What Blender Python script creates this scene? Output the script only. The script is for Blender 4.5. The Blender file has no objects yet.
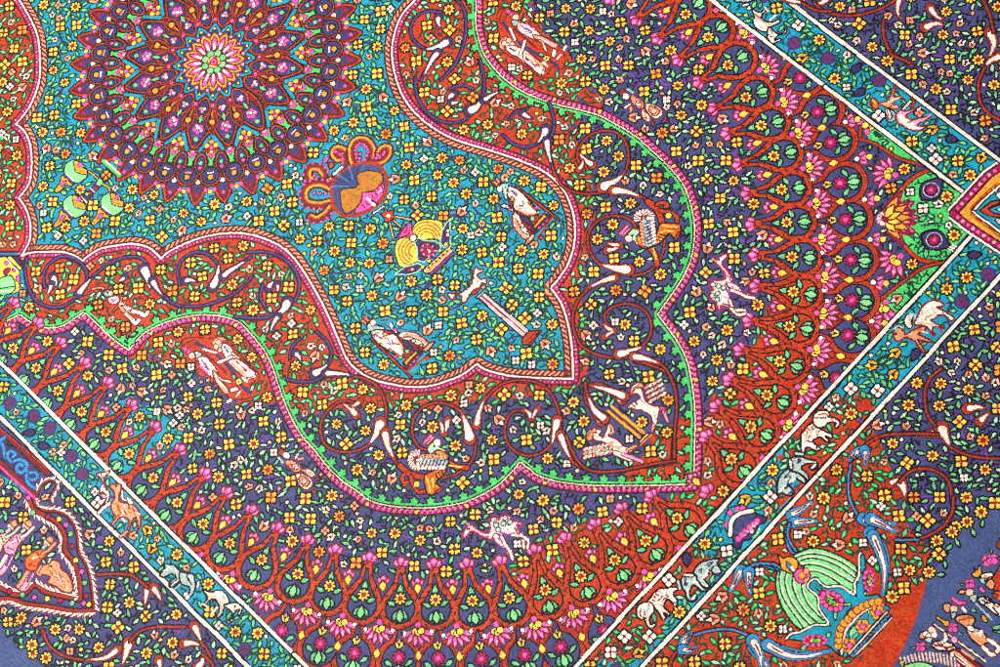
# A hand-knotted pictorial carpet seen obliquely from above.  Every knot of the visible pile is one small
# quad of real mesh with its own yarn; the design is drawn as shapes in carpet coordinates (millimetres).
import math, random
import numpy as np
try:
    import bpy
except ImportError:          # the design part can be looked at without Blender
    bpy = None

# ------------------------------------------------------------------ camera, light, exposure
F_PX = 2300.0
ALPHA, BETA, GAMMA, DIST, CX, CY = 1.32750344, 0.386450916, -0.589977872, 2038.92306, 403.370338, -15.1760047
IW, IH = 1000.0, 667.0
MM = 0.001

def rot(a, b, c):
    ca, sa, cb, sb, cc, sc = math.cos(a), math.sin(a), math.cos(b), math.sin(b), math.cos(c), math.sin(c)
    return (np.array([[ca, -sa, 0], [sa, ca, 0], [0, 0, 1]]) @ np.array([[1, 0, 0], [0, cb, -sb], [0, sb, cb]])
            @ np.array([[cc, -sc, 0], [sc, cc, 0], [0, 0, 1]]))
ROT = rot(ALPHA, BETA, GAMMA)
CAM = ROT @ np.array([0, 0, DIST]) + np.array([CX, CY, 0])

def U(p):
    """points read off the photograph -> carpet millimetres (s along the long axis, t across)"""
    p = np.atleast_2d(np.asarray(p, float))
    v = np.stack([(p[:, 0] - IW / 2) / F_PX, -(p[:, 1] - IH / 2) / F_PX, -np.ones(len(p))], 1) @ ROT.T
    return CAM[:2] + v[:, :2] * (-CAM[2] / v[:, 2])[:, None]

if bpy:
    sc = bpy.context.scene
    cam = bpy.data.objects.new('camera', bpy.data.cameras.new('camera'))
    sc.collection.objects.link(cam)
    from mathutils import Matrix
    m = Matrix([[*ROT[i], CAM[i] * MM] for i in range(3)] + [[0, 0, 0, 1]])
    cam.matrix_world = m
    cam.data.sensor_width = 36.0
    cam.data.lens = 36.0 * F_PX / IW
    cam.data.clip_start = 0.05
    cam.data.clip_end = 50.0
    sc.camera = cam
    w = bpy.data.worlds.new('World'); sc.world = w; w.use_nodes = True
    w.node_tree.nodes['Background'].inputs[0].default_value = (1.0, 0.98, 0.96, 1)
    w.node_tree.nodes['Background'].inputs[1].default_value = 0.48
    def lamp(name, loc, target, size, power, col):
        l = bpy.data.lights.new(name, 'AREA'); l.shape = 'RECTANGLE'; l.size = size; l.size_y = size * .6
        l.energy = power; l.color = col
        o = bpy.data.objects.new(name, l); sc.collection.objects.link(o)
        from mathutils import Vector
        o.location = loc
        o.rotation_euler = (Vector(target) - Vector(loc)).to_track_quat('-Z', 'Y').to_euler()
        return o
    lamp('key_lamp', (-0.55, -0.30, 2.0), (0.42, 0.0, 0.0), 1.1, 57.0, (1.0, 0.97, 0.93))
    sc.view_settings.view_transform = 'Standard'
    sc.view_settings.look = 'None'
    sc.view_settings.exposure = 0.0
    sc.view_settings.gamma = 1.0
    sc.cycles.filter_width = 1.0

# ------------------------------------------------------------------ yarn colours (linear base colours)
YARN = [
 ('black_brown', (.010, .004, .008)), ('turquoise', (.006, .305, .46)), ('navy', (.056, .062, .185)),
 ('rust_red', (.52, .042, .006)), ('yellow', (.93, .66, .075)), ('gold', (.84, .36, .03)),
 ('sea_green', (.15, .56, .24)), ('apple_green', (.07, .60, .14)), ('pink', (.80, .10, .42)),
 ('crimson', (.40, .006, .075)), ('salmon', (.80, .33, .16)), ('cream', (.90, .80, .68)),
 ('violet', (.16, .055, .34)), ('maroon', (.19, .010, .016)), ('indigo', (.045, .030, .125)),
 ('brick', (.40, .035, .010)), ('grey_blue', (.42, .54, .50)), ('tan', (.50, .185, .018)),
 ('white', (.92, .89, .86)), ('blue', (.025, .27, .58)), ('orange', (.78, .15, .008)),
 ('rose', (.86, .36, .56)), ('bottle_green', (.008, .045, .028)), ('plain_navy', (.060, .088, .225)),
 ('pale_green', (.40, .74, .44)), ('plum', (.10, .030, .14)), ('peach', (.86, .58, .42)),
 ('deep_red', (.33, .020, .012)), ('light_green', (.24, .72, .26))]
IDX = {n: i for i, (n, c) in enumerate(YARN)}
K, TQ, NV, RD, YE, GO, MI, GR, PK, MG, SA, CR, VI, MR, IN, BK, GB, TN, WH, BL, OR, RS, DG, PN, PM, PL, PE, DR, LG = range(29)

# ------------------------------------------------------------------ canvas of knots
Q = 0.62                                            # knot pitch in mm
S0, S1E, T0, T1E = -245.0, 950.0, -552.0, 522.0
NS, NT = int((S1E - S0) / Q), int((T1E - T0) / Q)
C = np.zeros((NT, NS), np.uint8)                    # yarn
P = np.zeros((NT, NS), np.uint8)                    # part
O = np.zeros((NT, NS), bool)                        # taken by drawn motifs
G = np.zeros((NT, NS), np.uint8)                    # ground colour for the filling
rng = np.random.RandomState(11)
rnd = random.Random(5)
SV = (S0 + (np.arange(NS) + .5) * Q).astype(np.float32)
TV = (T0 + (np.arange(NT) + .5) * Q).astype(np.float32)
PARTS = ['']
def part(name):
    PARTS.append(name); return len(PARTS) - 1
cur = dict(part=None, clip=None)

def box(a, b, c, d):
    i0 = max(0, int((a - S0) / Q)); i1 = min(NS, int((b - S0) / Q) + 2)
    j0 = max(0, int((c - T0) / Q)); j1 = min(NT, int((d - T0) / Q) + 2)
    return (slice(j0, j1), slice(i0, i1)) if i1 > i0 and j1 > j0 else None

def put(sl, mask, col, occ=True, free=False):
    if free: mask = mask & ~O[sl]
    if cur.get('clip') is not None: mask = mask & cur['clip'][sl]
    C[sl][mask] = col
    if cur['part'] is not None: P[sl][mask] = cur['part']
    if occ: O[sl][mask] = True

def inside(pts):
    """even-odd scan fill -> slice, mask"""
    p = np.asarray(pts, float)
    sl = box(p[:, 0].min(), p[:, 0].max(), p[:, 1].min(), p[:, 1].max())
    if sl is None: return None, None
    s = SV[sl[1]]; t = TV[sl[0]]
    D = np.zeros((len(t), len(s) + 1), np.int32)
    for (x0, y0), (x1, y1) in zip(p, np.roll(p, -1, 0)):
        if y0 == y1: continue
        lo, hi = (y0, y1) if y0 < y1 else (y1, y0)
        r = np.nonzero((t >= lo) & (t < hi))[0]
        if len(r) == 0: continue
        x = x0 + (t[r] - y0) * (x1 - x0) / (y1 - y0)
        c = np.clip(np.ceil((x - s[0]) / Q), 0, len(s)).astype(int)
        np.add.at(D, (r, c), 1)
    return sl, (np.cumsum(D, 1)[:, :-1] & 1).astype(bool)

def ground(pts, col, prt=None, clip=None):
    if clip is not None:                            # dye lots change along an uneven line
        pts = resample(np.asarray(pts, float), 3.0, True); w_ = np.repeat(rng.uniform(-3.2, 3.2, (len(pts) // 2 + 1, 2)), 2, 0)[:len(pts)]
        pts = pts + w_
    sl, m = inside(pts)
    if sl is None: return
    if clip is not None: m = m & (G[sl] == clip)
    C[sl][m] = col; G[sl][m] = col
    if prt is not None: P[sl][m] = prt

def stroke(pts, w, col, closed=False, w2=None, occ=True, free=False, only=None):
    p = np.asarray(pts, float)
    n = len(p)
    segs = n if closed else n - 1
    for i in range(segs):
        a, b = p[i], p[(i + 1) % n]
        wa = w if w2 is None else w + (w2 - w) * i / segs
        wb = w if w2 is None else w + (w2 - w) * (i + 1) / segs
        r = max(wa, wb) / 2
        sl = box(min(a[0], b[0]) - r, max(a[0], b[0]) + r, min(a[1], b[1]) - r, max(a[1], b[1]) + r)
        if sl is None: continue
        dx = SV[sl[1]][None, :] - a[0]; dy = TV[sl[0]][:, None] - a[1]
        ex, ey = b - a
        L2 = ex * ex + ey * ey + 1e-9
        h = np.clip((dx * ex + dy * ey) / L2, 0, 1)
        d2 = (dx - h * ex) ** 2 + (dy - h * ey) ** 2
        m = d2 <= ((wa + (wb - wa) * h) / 2) ** 2
        if only is not None: m = m & (G[sl] == only)
        put(sl, m, col, occ, free)

def poly(pts, col, ow=1.3, oc=K, occ=True, free=False):
    p = np.asarray(pts, float)
    sl, m = inside(p)
    if sl is None: return
    put(sl, m, col, occ, free)
    if ow: stroke(p, ow, oc, True, occ=occ, free=free)

def oline(pts, w, col, ow=1.2, oc=K, closed=False, w2=None, occ=True, free=False):
    stroke(pts, w + 2 * ow, oc, closed, None if w2 is None else w2 + 2 * ow, occ, free)
    stroke(pts, w, col, closed, w2, occ, free)

def spl(p, closed=False, n=6):
    p = np.asarray(p, float)
    if len(p) < 3: return p
    if closed: q = np.vstack([p[-1], p, p[0], p[1]])
    else: q = np.vstack([2 * p[0] - p[1], p, 2 * p[-1] - p[-2]])
    out = []
    u = np.linspace(0, 1, n, endpoint=False)[:, None]
    for i in range(1, len(q) - 2):
        a, b, c, d = q[i - 1], q[i], q[i + 1], q[i + 2]
        out.append(.5 * (2 * b + (c - a) * u + (2 * a - 5 * b + 4 * c - d) * u ** 2 + (3 * b - a - 3 * c + d) * u ** 3))
    if not closed: out.append(q[-2][None])
    return np.vstack(out)

def px(ox, oy, k, txt):
    """a string of x,y pairs read in an enlarged crop (origin ox,oy; scale k) -> carpet points"""
    v = np.array([float(x) for x in txt.replace(',', ' ').split()]).reshape(-1, 2)
    return U(v / k + np.array([ox, oy]))
def mir(p):
    p = np.array(p, float); p[..., 1] *= -1; return p
def resample(p, step, closed=False):
    p = np.asarray(p, float)
    if closed: p = np.vstack([p, p[:1]])
    d = np.r_[0, np.cumsum(np.hypot(*np.diff(p, axis=0).T))]
    n = max(2, int(round(d[-1] / step)) + 1)
    u = np.linspace(0, d[-1], n)
    q = np.stack([np.interp(u, d, p[:, 0]), np.interp(u, d, p[:, 1])], 1)
    return q
def normals(q):
    t = np.gradient(q, axis=0); t /= np.hypot(t[:, 0], t[:, 1])[:, None] + 1e-9
    return np.stack([-t[:, 1], t[:, 0]], 1)
def off(p, d, step=2.0):
    q = resample(p, step); return q + normals(q) * d
def disc(c, r, col, ow=1.1, oc=K, occ=True, free=False, rs=1.0):
    sl = box(c[0] - r - 2, c[0] + r + 2, c[1] - r - 2, c[1] + r + 2)
    if sl is None: return
    d = np.hypot(SV[sl[1]][None, :] - c[0], (TV[sl[0]][:, None] - c[1]) / rs)
    if ow: put(sl, d <= r + ow, oc, occ, free)
    put(sl, d <= r, col, occ, free)
def dots(pts, r, cols, ow=.9, oc=K):
    for i, c in enumerate(pts): disc(c, r, cols[i % len(cols)], ow, oc)

# ------------------------------------------------------------------ little flowers, buds and leaves
def local(x, y, R, ang):
    sl = box(x - R, x + R, y - R, y + R)
    if sl is None: return None, None, None
    dx = SV[sl[1]][None, :] - x; dy = TV[sl[0]][:, None] - y
    c, s = math.cos(ang), math.sin(ang)
    return sl, dx * c + dy * s, -dx * s + dy * c

def petals(x, y, R, n, ang, pc, cc=MR, oc=K, pr=.5, tr=.5, rad=.55, core=.3, free=True, occ=False, notch=False, ow=1.5):
    sl, u, v = local(x, y, R + 3, ang)
    if sl is None: return
    best = np.full(u.shape if u.ndim > 1 else (1, 1), 9.0) if False else None
    r = np.hypot(u, v); th = np.arctan2(v, u)
    step = 2 * math.pi / n
    th = (th + step / 2) % step - step / 2
    a = r * np.cos(th) - rad * R; b = r * np.sin(th)
    x_ = 3.6 if n == 4 else 2.4
    if n == 4: a, b = (a - b) * .7071, (a + b) * .7071       # four square petals set corner-wise
    e = (np.abs(a / (pr * R)) ** x_ + np.abs(b / (tr * R)) ** x_) ** (1 / x_)
    eo = (np.abs(a / (pr * R + ow)) ** x_ + np.abs(b / (tr * R + ow)) ** x_) ** (1 / x_)
    put(sl, eo <= 1, oc, occ, free)
    put(sl, (r < rad * R) & (e > 1), cc, occ, free)
    pm = e <= 1
    if notch: pm &= ~((a > .05 * R) & (b > .05 * R) if n == 4 else (np.abs(b) < .12 * R) & (a > .12 * R))
    put(sl, pm, pc, occ, free)
    put(sl, r < core * R, cc, occ, free)

def f4(x, y, a=0, R=5.9, free=True, yc=YE): petals(x, y, R, 4, a, yc, DR, K, .33, .33, .65, .16, free)
def f4n(x, y, a=0, R=6.0, free=True, yc=YE): petals(x, y, R, 4, a, yc, MR, K, .33, .33, .66, .22, free, notch=True)
def f8(x, y, a=0, R=5.3, free=True, yc=YE): petals(x, y, R, 8, a, yc, DR, K, .29, .195, .71, .30, free, ow=1.4)
def w4(x, y, a=0, R=3.9, free=True, yc=CR): petals(x, y, R, 4, a, yc, MR, K, .38, .36, .62, .22, free)
def m8(x, y, a=0, R=6.0, free=True, yc=MG): petals(x, y, R, 8, a, yc, PK, K, .34, .24, .66, .22, free, ow=.9)

def leaf(x, y, a, L, W, col, oc=K, free=True, occ=False, ow=1.3):
    sl, u, v = local(x, y, L / 2 + 3, a)
    if sl is None: return
    h = L / 2
    f = np.clip(1 - np.abs(u / h) ** 1.7, 0, None) * (1 - .4 * u / h) * W / 2
    g = np.clip(1 - np.abs(u / (h + ow * 1.4)) ** 1.7, 0, None) * (1 - .4 * u / h) * W / 2 + ow * np.clip((h + ow * 1.5 - np.abs(u)) / (ow * 1.5), 0, 1)
    put(sl, np.abs(v) <= g, oc, occ, free)
    put(sl, (np.abs(v) <= f) & (np.abs(u) < h), col, occ, free)

def bud(x, y, a, s=1.0, c1=SA, c2=CR, oc=K, free=True):
    sl, u, v = local(x, y, 8 * s, a)
    if sl is None: return
    u = u / s; v = v / s
    def el(cx, cy, rx, ry, rr):
        c_, s_ = math.cos(rr), math.sin(rr)
        p = (u - cx) * c_ + (v - cy) * s_; q = -(u - cx) * s_ + (v - cy) * c_
        return (p / rx) ** 2 + (q / ry) ** 2, (p / (rx + 1.35 / s)) ** 2 + (q / (ry + 1.35 / s)) ** 2
    a1, b1 = el(-.8, 2.1, 3.5, 1.15, .42); a2, b2 = el(-.8, -2.1, 3.5, 1.15, -.42)
    tip = (np.abs(v) < 2.0 * (1 - (u - 1.6) / 4.2)) & (u > 1.6) & (u < 5.8); tipo = (np.abs(v) < 1.1 + 2.2 * (1 - (u - 1) / 6.2)) & (u > .6) & (u < 6.8)
    put(sl, (b1 <= 1) | (b2 <= 1) | tipo, oc, False, free)
    put(sl, (np.abs(v) < 1.3) & (u > -2.6) & (u < 2.2), K if c1 != SA else MR, False, free)
    put(sl, (a1 <= 1) | (a2 <= 1), c1, False, free)
    put(sl, tip, c2, False, free)

def tulip(x, y, a, s=1.0, c1=IN, oc=K, free=True):
    leaf(x, y, a, 11 * s, 6.5 * s, c1, oc, free)
    leaf(x + 2.2 * s * math.cos(a), y + 2.2 * s * math.sin(a), a, 5 * s, 1.6 * s, PL, oc, free, ow=.5)

# ------------------------------------------------------------------ the parts of the carpet
p_field = part('central_field'); p_med = part('rosette'); p_band = part('shield_band'); p_outer = part('outer_field')
p_guard = part('guard_border'); p_main = part('main_border'); p_corner = part('corner_panel'); p_end = part('plain_end_band')
LABEL = {}; PARENT = {}
def motif(name, parent, label=None):
    i = part(name); PARENT[i] = parent
    if label: LABEL[i] = label
    cur['part'] = i
    return i
def done(): cur['part'] = None

# ------------------------------------------------------------------ grounds
T1, T2, S1, S2 = 342.5, 382.0, 659.0, 701.0
rect = lambda a, b, c, d: [(a, c), (b, c), (b, d), (a, d)]
C[:] = NV; G[:] = NV; P[:] = p_main
ground(rect(-1200, S2, -378, 383), TQ, p_guard)
for g in ('812,412 838,398 872,392 884,440 800,520 786,490 760,520 700,590 680,600 640,660 560,660 600,600 640,575 690,540 715,560 790,500 800,470 790,452 770,470 800,420',):
    ground(px(0, 0, 1, g), RD, clip=TQ)
ground(rect(-1200, S1, -T1, T1), NV, p_outer)
red_end = px(0, 0, 1, '500,580 530,548 560,528 582,520 612,516 640,506 662,498 697,492 699,455 703,430 712,398 735,372 752,345 766,310 790,268 812,262 836,286 850,320 900,312 880,334 740,490 600,645 560,625 520,612')
ground(red_end, RD, clip=NV)
red_side = px(0, 0, 1, '60,300 84,318 100,340 120,352 145,362 185,364 205,380 222,392 240,403 262,402 284,398 276,372 262,348 240,318 200,312 150,334 128,350 107,334 84,306')
ground(red_side, RD, clip=NV); ground(mir(red_side), RD, clip=NV)
ground(px(0, 0, 1, '476,-6 530,-6 545,36 566,52 590,78 606,92 600,112 560,104 500,74'), RD, p_outer)
ground(px(0, 0, 1, '84,408 130,398 172,412 186,436 150,462 122,470 105,450'), TQ, clip=NV)

def chain(*segs):
    """traced runs between cusps, smoothed one by one and joined"""
    out = [spl(s) for s in segs]
    return np.vstack([o[:-1] for o in out] + [out[-1][-1:]])
# green edge line of the outer shield, from the left side round the tip to the top
E_ = [px(0, 0, 1, '-40,300 -20,328 0,327 7,321 20,314.5'), px(0, 0, 1, '20,314.5 32,323 47,328 62,326 75,318 84,312'),
      px(0, 0, 1, '84,312 95,322 107,334 118,343 129,350'), px(0, 0, 1, '129,350 142,335 155,327 170,321 190,316 207,315 225,317 240,323 250,333 264,350 272,366 278,384 284,401 292,419 302,436 315,451 327,466 342,481 357,491 367,499 380,504 400,507 425,508 445,506 465,502 485,493 502,482 520,462'),
      px(0, 0, 1, '520,462 528,468 537,475 555,481 575,484 600,485.5 650,485.5 693,484')]
half = E_
full = half + [px(0, 0, 1, '693,484 694,469 694.5,446 695,421 694,399 691,379 687,361 680,346 670,331 657.5,314.5'),
               px(0, 0, 1, '657.5,314.5 664,305 672,294 682,279 690,262 694,242 694,222 690,202 682,183 668,166 650,149 635,136 617,125 600,116 580,110 555,104 532,96 515,87 500,75 485,56 479,40 476,25 476,0'),
               ]
outer_line = chain(*full)
tail = mir(chain(*E_[:4]))[::-1]
tail = tail[(tail[:, 0] < outer_line[-1, 0] - 8)]
outer_line = np.vstack([outer_line, tail])
ground(np.vstack([outer_line, [(-1200, 200), (-1200, -200)]]), RD, p_band)
navy_band = px(0, 0, 1, '574,96 580,140 592,170 595,200 592,240 583,268 581,300 584,334 585,372 577,388 560,394 500,396 470,401 430,408 400,410 340,409 300,412 270,406 300,440 345,490 400,512 470,505 520,468 560,484 622,490 630,464 646,456 655,432 676,420 692,412 700,390 670,330 660,314 700,250 670,160 620,120')
ground(navy_band, NV, clip=RD)
# white edge line of the turquoise shield
I_ = [px(0, 0, 1, '21.5,256 25,250 30,239 30,222 26,209 19,198'), px(0, 0, 1, '21.5,256 30,253 45,252 62,252 75,256 82.5,261'),
      px(0, 0, 1, '82.5,261 87,257 100,249 115,246 132,244 147,247 157,254 161,259'),
      px(0, 0, 1, '161,259 167,253 180,246 197,239 217,234.5 237,233 252,235 265,239 280,246 292,256 302,269 309,280 316,292 324,307 331,322 336,334 341,346 347,359 357,370 372,379 390,384 410,387 430,386 447,381 462,375 477,364'),
      px(0, 0, 1, '477,364 484,369 500,374 515,376.5 537,378 573,379'), px(0, 0, 1, '573,379 572.5,359 571,340 567,320 561,303 551,288'),
      px(0, 0, 1, '551,288 560,277 569,262 574,245 575,228 573,213 567,196 557,182 543,171 528,164 510,157 485,149 462,142 445,135 425,122 410,107 400,90 394,70 392,50 395,32 402,15 415,0'),
      px(0, 0, 1, '415,0 425,-12 432,-26 434,-40')]
inner_line = chain(*I_[1:])
left_line = [px(0, 0, 1, '8,-14 19,0 24,7.5 32,22 38,38 40,60 39,82 32,102 24,115 16,124'), px(0, 0, 1, '16,124 24,131 29.5,142 31.5,155 31.5,168 29,184 19,198'),
             px(0, 0, 1, '19,198 26,209 30,222 30,239 25,250 21.5,256')]
left_curve = chain(*left_line)
shield = np.vstack([left_curve[:-1], inner_line, [(-500, 300), (-500, 100)]])
shield_edge = np.vstack([left_curve[:-1], inner_line])
ground(shield, TQ, p_field)
ground(px(0, 0, 1, '-30,262 22,258 24,268 26,290 34,305 22,313 4,318 -30,300'), TQ)

# main border grounds
flor_end = px(0, 0, 1, '1010,488 985,508 962,530 940,548 928,562 925,588 917,617 905,645 880,690 850,740 1100,900 1100,470')
ground(flor_end, PN, p_end); ground(mir(flor_end), PN, p_end)
red_main = px(0, 0, 1, '848,420 872,428 884,450 894,478 905,500 903,520 918,538 930,548 929,562 925,588 917,617 905,645 880,690 820,760 640,880 560,780 640,670')
sl, m_ = inside(red_main)
BARE = np.zeros((NT, NS), bool)                     # plain stretch the flowers leave free
slb, mb = inside(px(0, 0, 1, '886,612 905,600 916,588 935,575 930,600 908,645 870,710 820,720 850,672 872,650 884,632')); BARE[slb] |= mb
m_ &= (SV[sl[1]][None, :] > S2)
C[sl][m_] = RD; G[sl][m_] = RD; P[sl][m_] = p_main
ground(px(0, 0, 1, '-60,575 0,621 15,641 30,653 52,678 0,760 -80,760'), PN, p_end)
# cartouche grounds lower left
ground(px(0, 0, 1, '-40,384 0,426 40,470 36,492 20,510 -60,440'), IN)
ground(px(0, 0, 1, '-60,440 20,486 42,504 66,532 58,556 30,600 -60,600'), TQ)

# ------------------------------------------------------------------ straight border lines
def cream_line(a, b, part_, w=3.3):
    cur['part'] = part_
    q = resample([a, b], 25); q = q + rng.uniform(-.5, .5, q.shape)
    q = spl(q); stroke(q, w + 2.8, K); stroke(q, w, CR); done()
for sg in (-1, 1):
    cream_line((-1200, sg * T1), (S1, sg * T1), p_guard)
    cream_line((-1200, sg * (383.5 if sg > 0 else 379.5)), (S2 + 60, sg * (384.5 if sg > 0 else 377)), p_guard)
cream_line((S1, -T1), (S1, T1), p_guard); cream_line((S2, -377), (S2, 384), p_guard)

# corner ornament at the end of the inner border (and its mirror image)
def corner(m):
    f = (lambda a: a) if m > 0 else mir
    cur['part'] = motif('corner_ornament', p_main, 'gold square corner with a pink beaded edge')
    A = f(px(880, 160, 8.3333, '1000,60 900,130 800,240 700,345 610,445')); B = f(px(880, 160, 8.3333, '610,445 700,520 800,590 900,655 1000,720 1100,790 1300,930'))
    body = np.vstack([A, B, f(U([(1060, 262), (1080, 150), (1010, 160)]))])
    poly(body, GO, 0)
    for e in (A, B):
        stroke(e, 7.5, K); stroke(e, 5.5, MG)
        dots(resample(e, 5.6)[1:], 1.7, [PK, RS], .5, MR)
        q = off(e, -5.0); stroke(q, 3.4, K); stroke(q, 2.0, CR)
    A2 = f(px(880, 160, 8.3333, '1000,215 900,300 850,345 775,430')); B2 = f(px(880, 160, 8.3333, '775,430 850,490 930,545 1000,600 1100,670'))
    inn = np.vstack([A2, B2, f(U([(1040, 262), (1060, 150)]))])
    poly(inn, TQ, 0)
    oline(A2, 1.8, CR); oline(B2, 1.8, CR)
    for e in (A2, B2):
        q = off(e, -3.2); stroke(q, 1.5, RD)
    # red flame with a blue heart inside the square
    poly(f(px(880, 160, 8.3333, '830,420 880,380 930,345 1000,335 1000,360 940,385 900,410 940,440 1000,455 1000,480 920,470 870,450')), RD)
    poly(f(px(880, 160, 8.3333, '905,412 950,392 1010,370 1010,450 950,440')), BL, 1.0)
    poly(f(px(880, 160, 8.3333, '960,412 1000,395 1020,400 1020,425 990,430')), LG, .8)
    poly(f(px(880, 160, 8.3333, '960,290 1000,260 1020,300 990,330')), CR, 1.0); poly(f(px(880, 160, 8.3333, '955,500 990,480 1020,520 1000,545')), PE, 1.0)
    done()
def corner_panel(f):
    cur['clip'] = (np.abs(TV)[:, None] < T1) & (SV[None, :] < S1)
    # apple green corner panel with a lotus
    cur['part'] = p_corner
    gp = f(np.vstack([spl(px(750, 167, 4, '520,205 545,165 590,110 640,55 690,22 745,6')), px(750, 167, 4, '865,95 830,140 820,190 870,265'), spl(px(750, 167, 4, '770,378 700,376 650,350 600,292 560,248 520,205'))]))
    poly(gp, GR, 0, occ=False); sl, mm_ = inside(gp); G[sl][mm_] = GR
    for a in ('520,205 545,165 590,110 640,55 690,22 760,2', '775,382 700,376 650,350 600,292 560,248 520,205'):
        oline(f(spl(px(750, 167, 4, a))), 3.0, RD, .9)
    for a in ('775,382 700,400 640,440 560,500 505,545 520,600 535,640', ):
        q = f(px(750, 167, 4, '765,386 700,402 640,440 570,495 515,545 522,600 540,640'))
        poly(q, GR, 0, occ=False); sl, mm_ = inside(q); G[sl][mm_] = GR
        oline(f(spl(px(750, 167, 4, '775,382 700,400 640,440 565,495 505,545'))), 2.6, BR_, .9); oline(f(px(750, 167, 4, '505,545 520,600 545,655')), 2.6, BR_, .9)
    q = f(px(750, 0, 4, '448,465 475,560 600,632 735,668 600,560'))
    poly(q, GR, 0, occ=False); sl, mm_ = inside(q); G[sl][mm_] = GR
    oline(f(px(750, 0, 4, '445,455 440,560')), 2.4, BR_, .9); oline(f(spl(px(750, 0, 4, '430,555 500,575 600,635 740,672'))), 2.6, BR_, .9)
    # lotus
    ctr = f(U([(884, 219)]))[0]; tip = f(U([(915, 217)]))[0]
    a0 = math.atan2(*(tip - ctr)[::-1])
    for R_, n_, cc_, w_ in ((29, 5, PK, 8.5), (27, 6, MG, 7), (23, 5, GO, 6.5), (15, 4, YE, 5.5)):
        for i in range(n_):
            a = a0 + (i - (n_ - 1) / 2) * (2.5 / n_)
            leaf(ctr[0] + math.cos(a) * R_ * .58, ctr[1] + math.sin(a) * R_ * .58, a, R_ * .85, w_, cc_, MR, free=False, occ=True)
            if cc_ in (PK, MG): leaf(ctr[0] + math.cos(a) * R_ * .6, ctr[1] + math.sin(a) * R_ * .6, a, R_ * .5, w_ * .5, GO if n_ == 5 else SA, MR, free=False, occ=True, ow=.6)
    for i in range(5):
        a = a0 + math.pi + (i - 2) * .6; disc(ctr + 4.5 * np.array([math.cos(a), math.sin(a)]), 2.0, [CR, RS][i % 2], .6, MG)
    # two purple seed pods
    for cx_, cy_, ex, ey in ((931, 190, 944, 176), (934, 240, 950, 247)):
        c0 = f(U([(cx_, cy_)]))[0]; c1 = f(U([(ex, ey)]))[0]; a = math.atan2(*(c1 - c0)[::-1])
        leaf(c0[0] + 2 * math.cos(a), c0[1] + 2 * math.sin(a), a, 26, 17, IN, K, False, True, 1.5)
        disc(c0, 6.3, PL, .7, GB); m8(c0[0], c0[1], 0, 4.6, False)
        for k_ in (-1, 0, 1): stroke([c1 + (0, k_ * 2.0), c1 + (5 * math.cos(a), 5 * math.sin(a) + k_ * 2.4)], 1.3, CR)
    # flower fans beside the panel
    for X, Y, dx_, dy_ in ((891, 174, -8, -2), (897, 259, -8, 6), (884, 306, -4, 8), (868, 128, 2, -8)):
        c0 = f(U([(X, Y)]))[0]; c1 = f(U([(X + dx_, Y + dy_)]))[0]; a0 = math.atan2(*(c1 - c0)[::-1])
        fan(c0, a0 + math.pi * 0, 17)
    cur['clip'] = None; done()
def ident(p): return np.array(p, float)
BR_ = BR = 15
def fan(c, a0, R=15, n=6, spread=2.3):
    """pink half daisy with a yellow heart"""
    for i in range(n):
        a = a0 + (i - (n - 1) / 2) * spread / (n - 1)
        leaf(c[0] + math.cos(a) * R * .62, c[1] + math.sin(a) * R * .62, a, R * .72, R * .25, PK, MR, False, True, 1.3)
        leaf(c[0] + math.cos(a) * R * .74, c[1] + math.sin(a) * R * .74, a, R * .36, R * .13, RS, PK, False, True, .1)
    for i in range(3):
        a = a0 + (i - 1) * .95
        disc((c[0] + math.cos(a) * R * .2, c[1] + math.sin(a) * R * .2), R * .17, YE, .8)
    disc((c[0] - math.cos(a0) * R * .22, c[1] - math.sin(a0) * R * .22), R * .15, PK, .8, MR)
corner_panel(ident); corner_panel(mir)
for sg in (-1, 1): cream_line((S1 - 190, sg * T1), (S1, sg * T1), p_guard)
cream_line((S1, -T1), (S1, T1), p_guard)
corner(1); corner(-1)

# ------------------------------------------------------------------ shield edges
cur['part'] = p_band
# inner edge: rope inside, white line, beaded crimson outside
sgn = -1
q = off(shield_edge, 4.6); stroke(q, 5.6, SA); stroke(off(shield_edge, 7.3), 1.5, K, occ=True); stroke(off(shield_edge, 2.0), 1.2, K)
a = off(shield_edge, 2.2, 5.0); b = off(shield_edge, 7.2, 5.0)
n_ = min(len(a), len(b))
for i in range(n_ - 1):
    stroke([a[i], b[i + 1]], 1.7, MR)
q = off(shield_edge, -3.2); stroke(q, 6.0, K); stroke(q, 4.0, MG)
dd = off(shield_edge, -3.3, 3.7); dots(dd, 1.0, [PK, PK, RS], .45, MR)
stroke(shield_edge, 3.2, MR); stroke(shield_edge, 1.7, WH)
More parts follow.
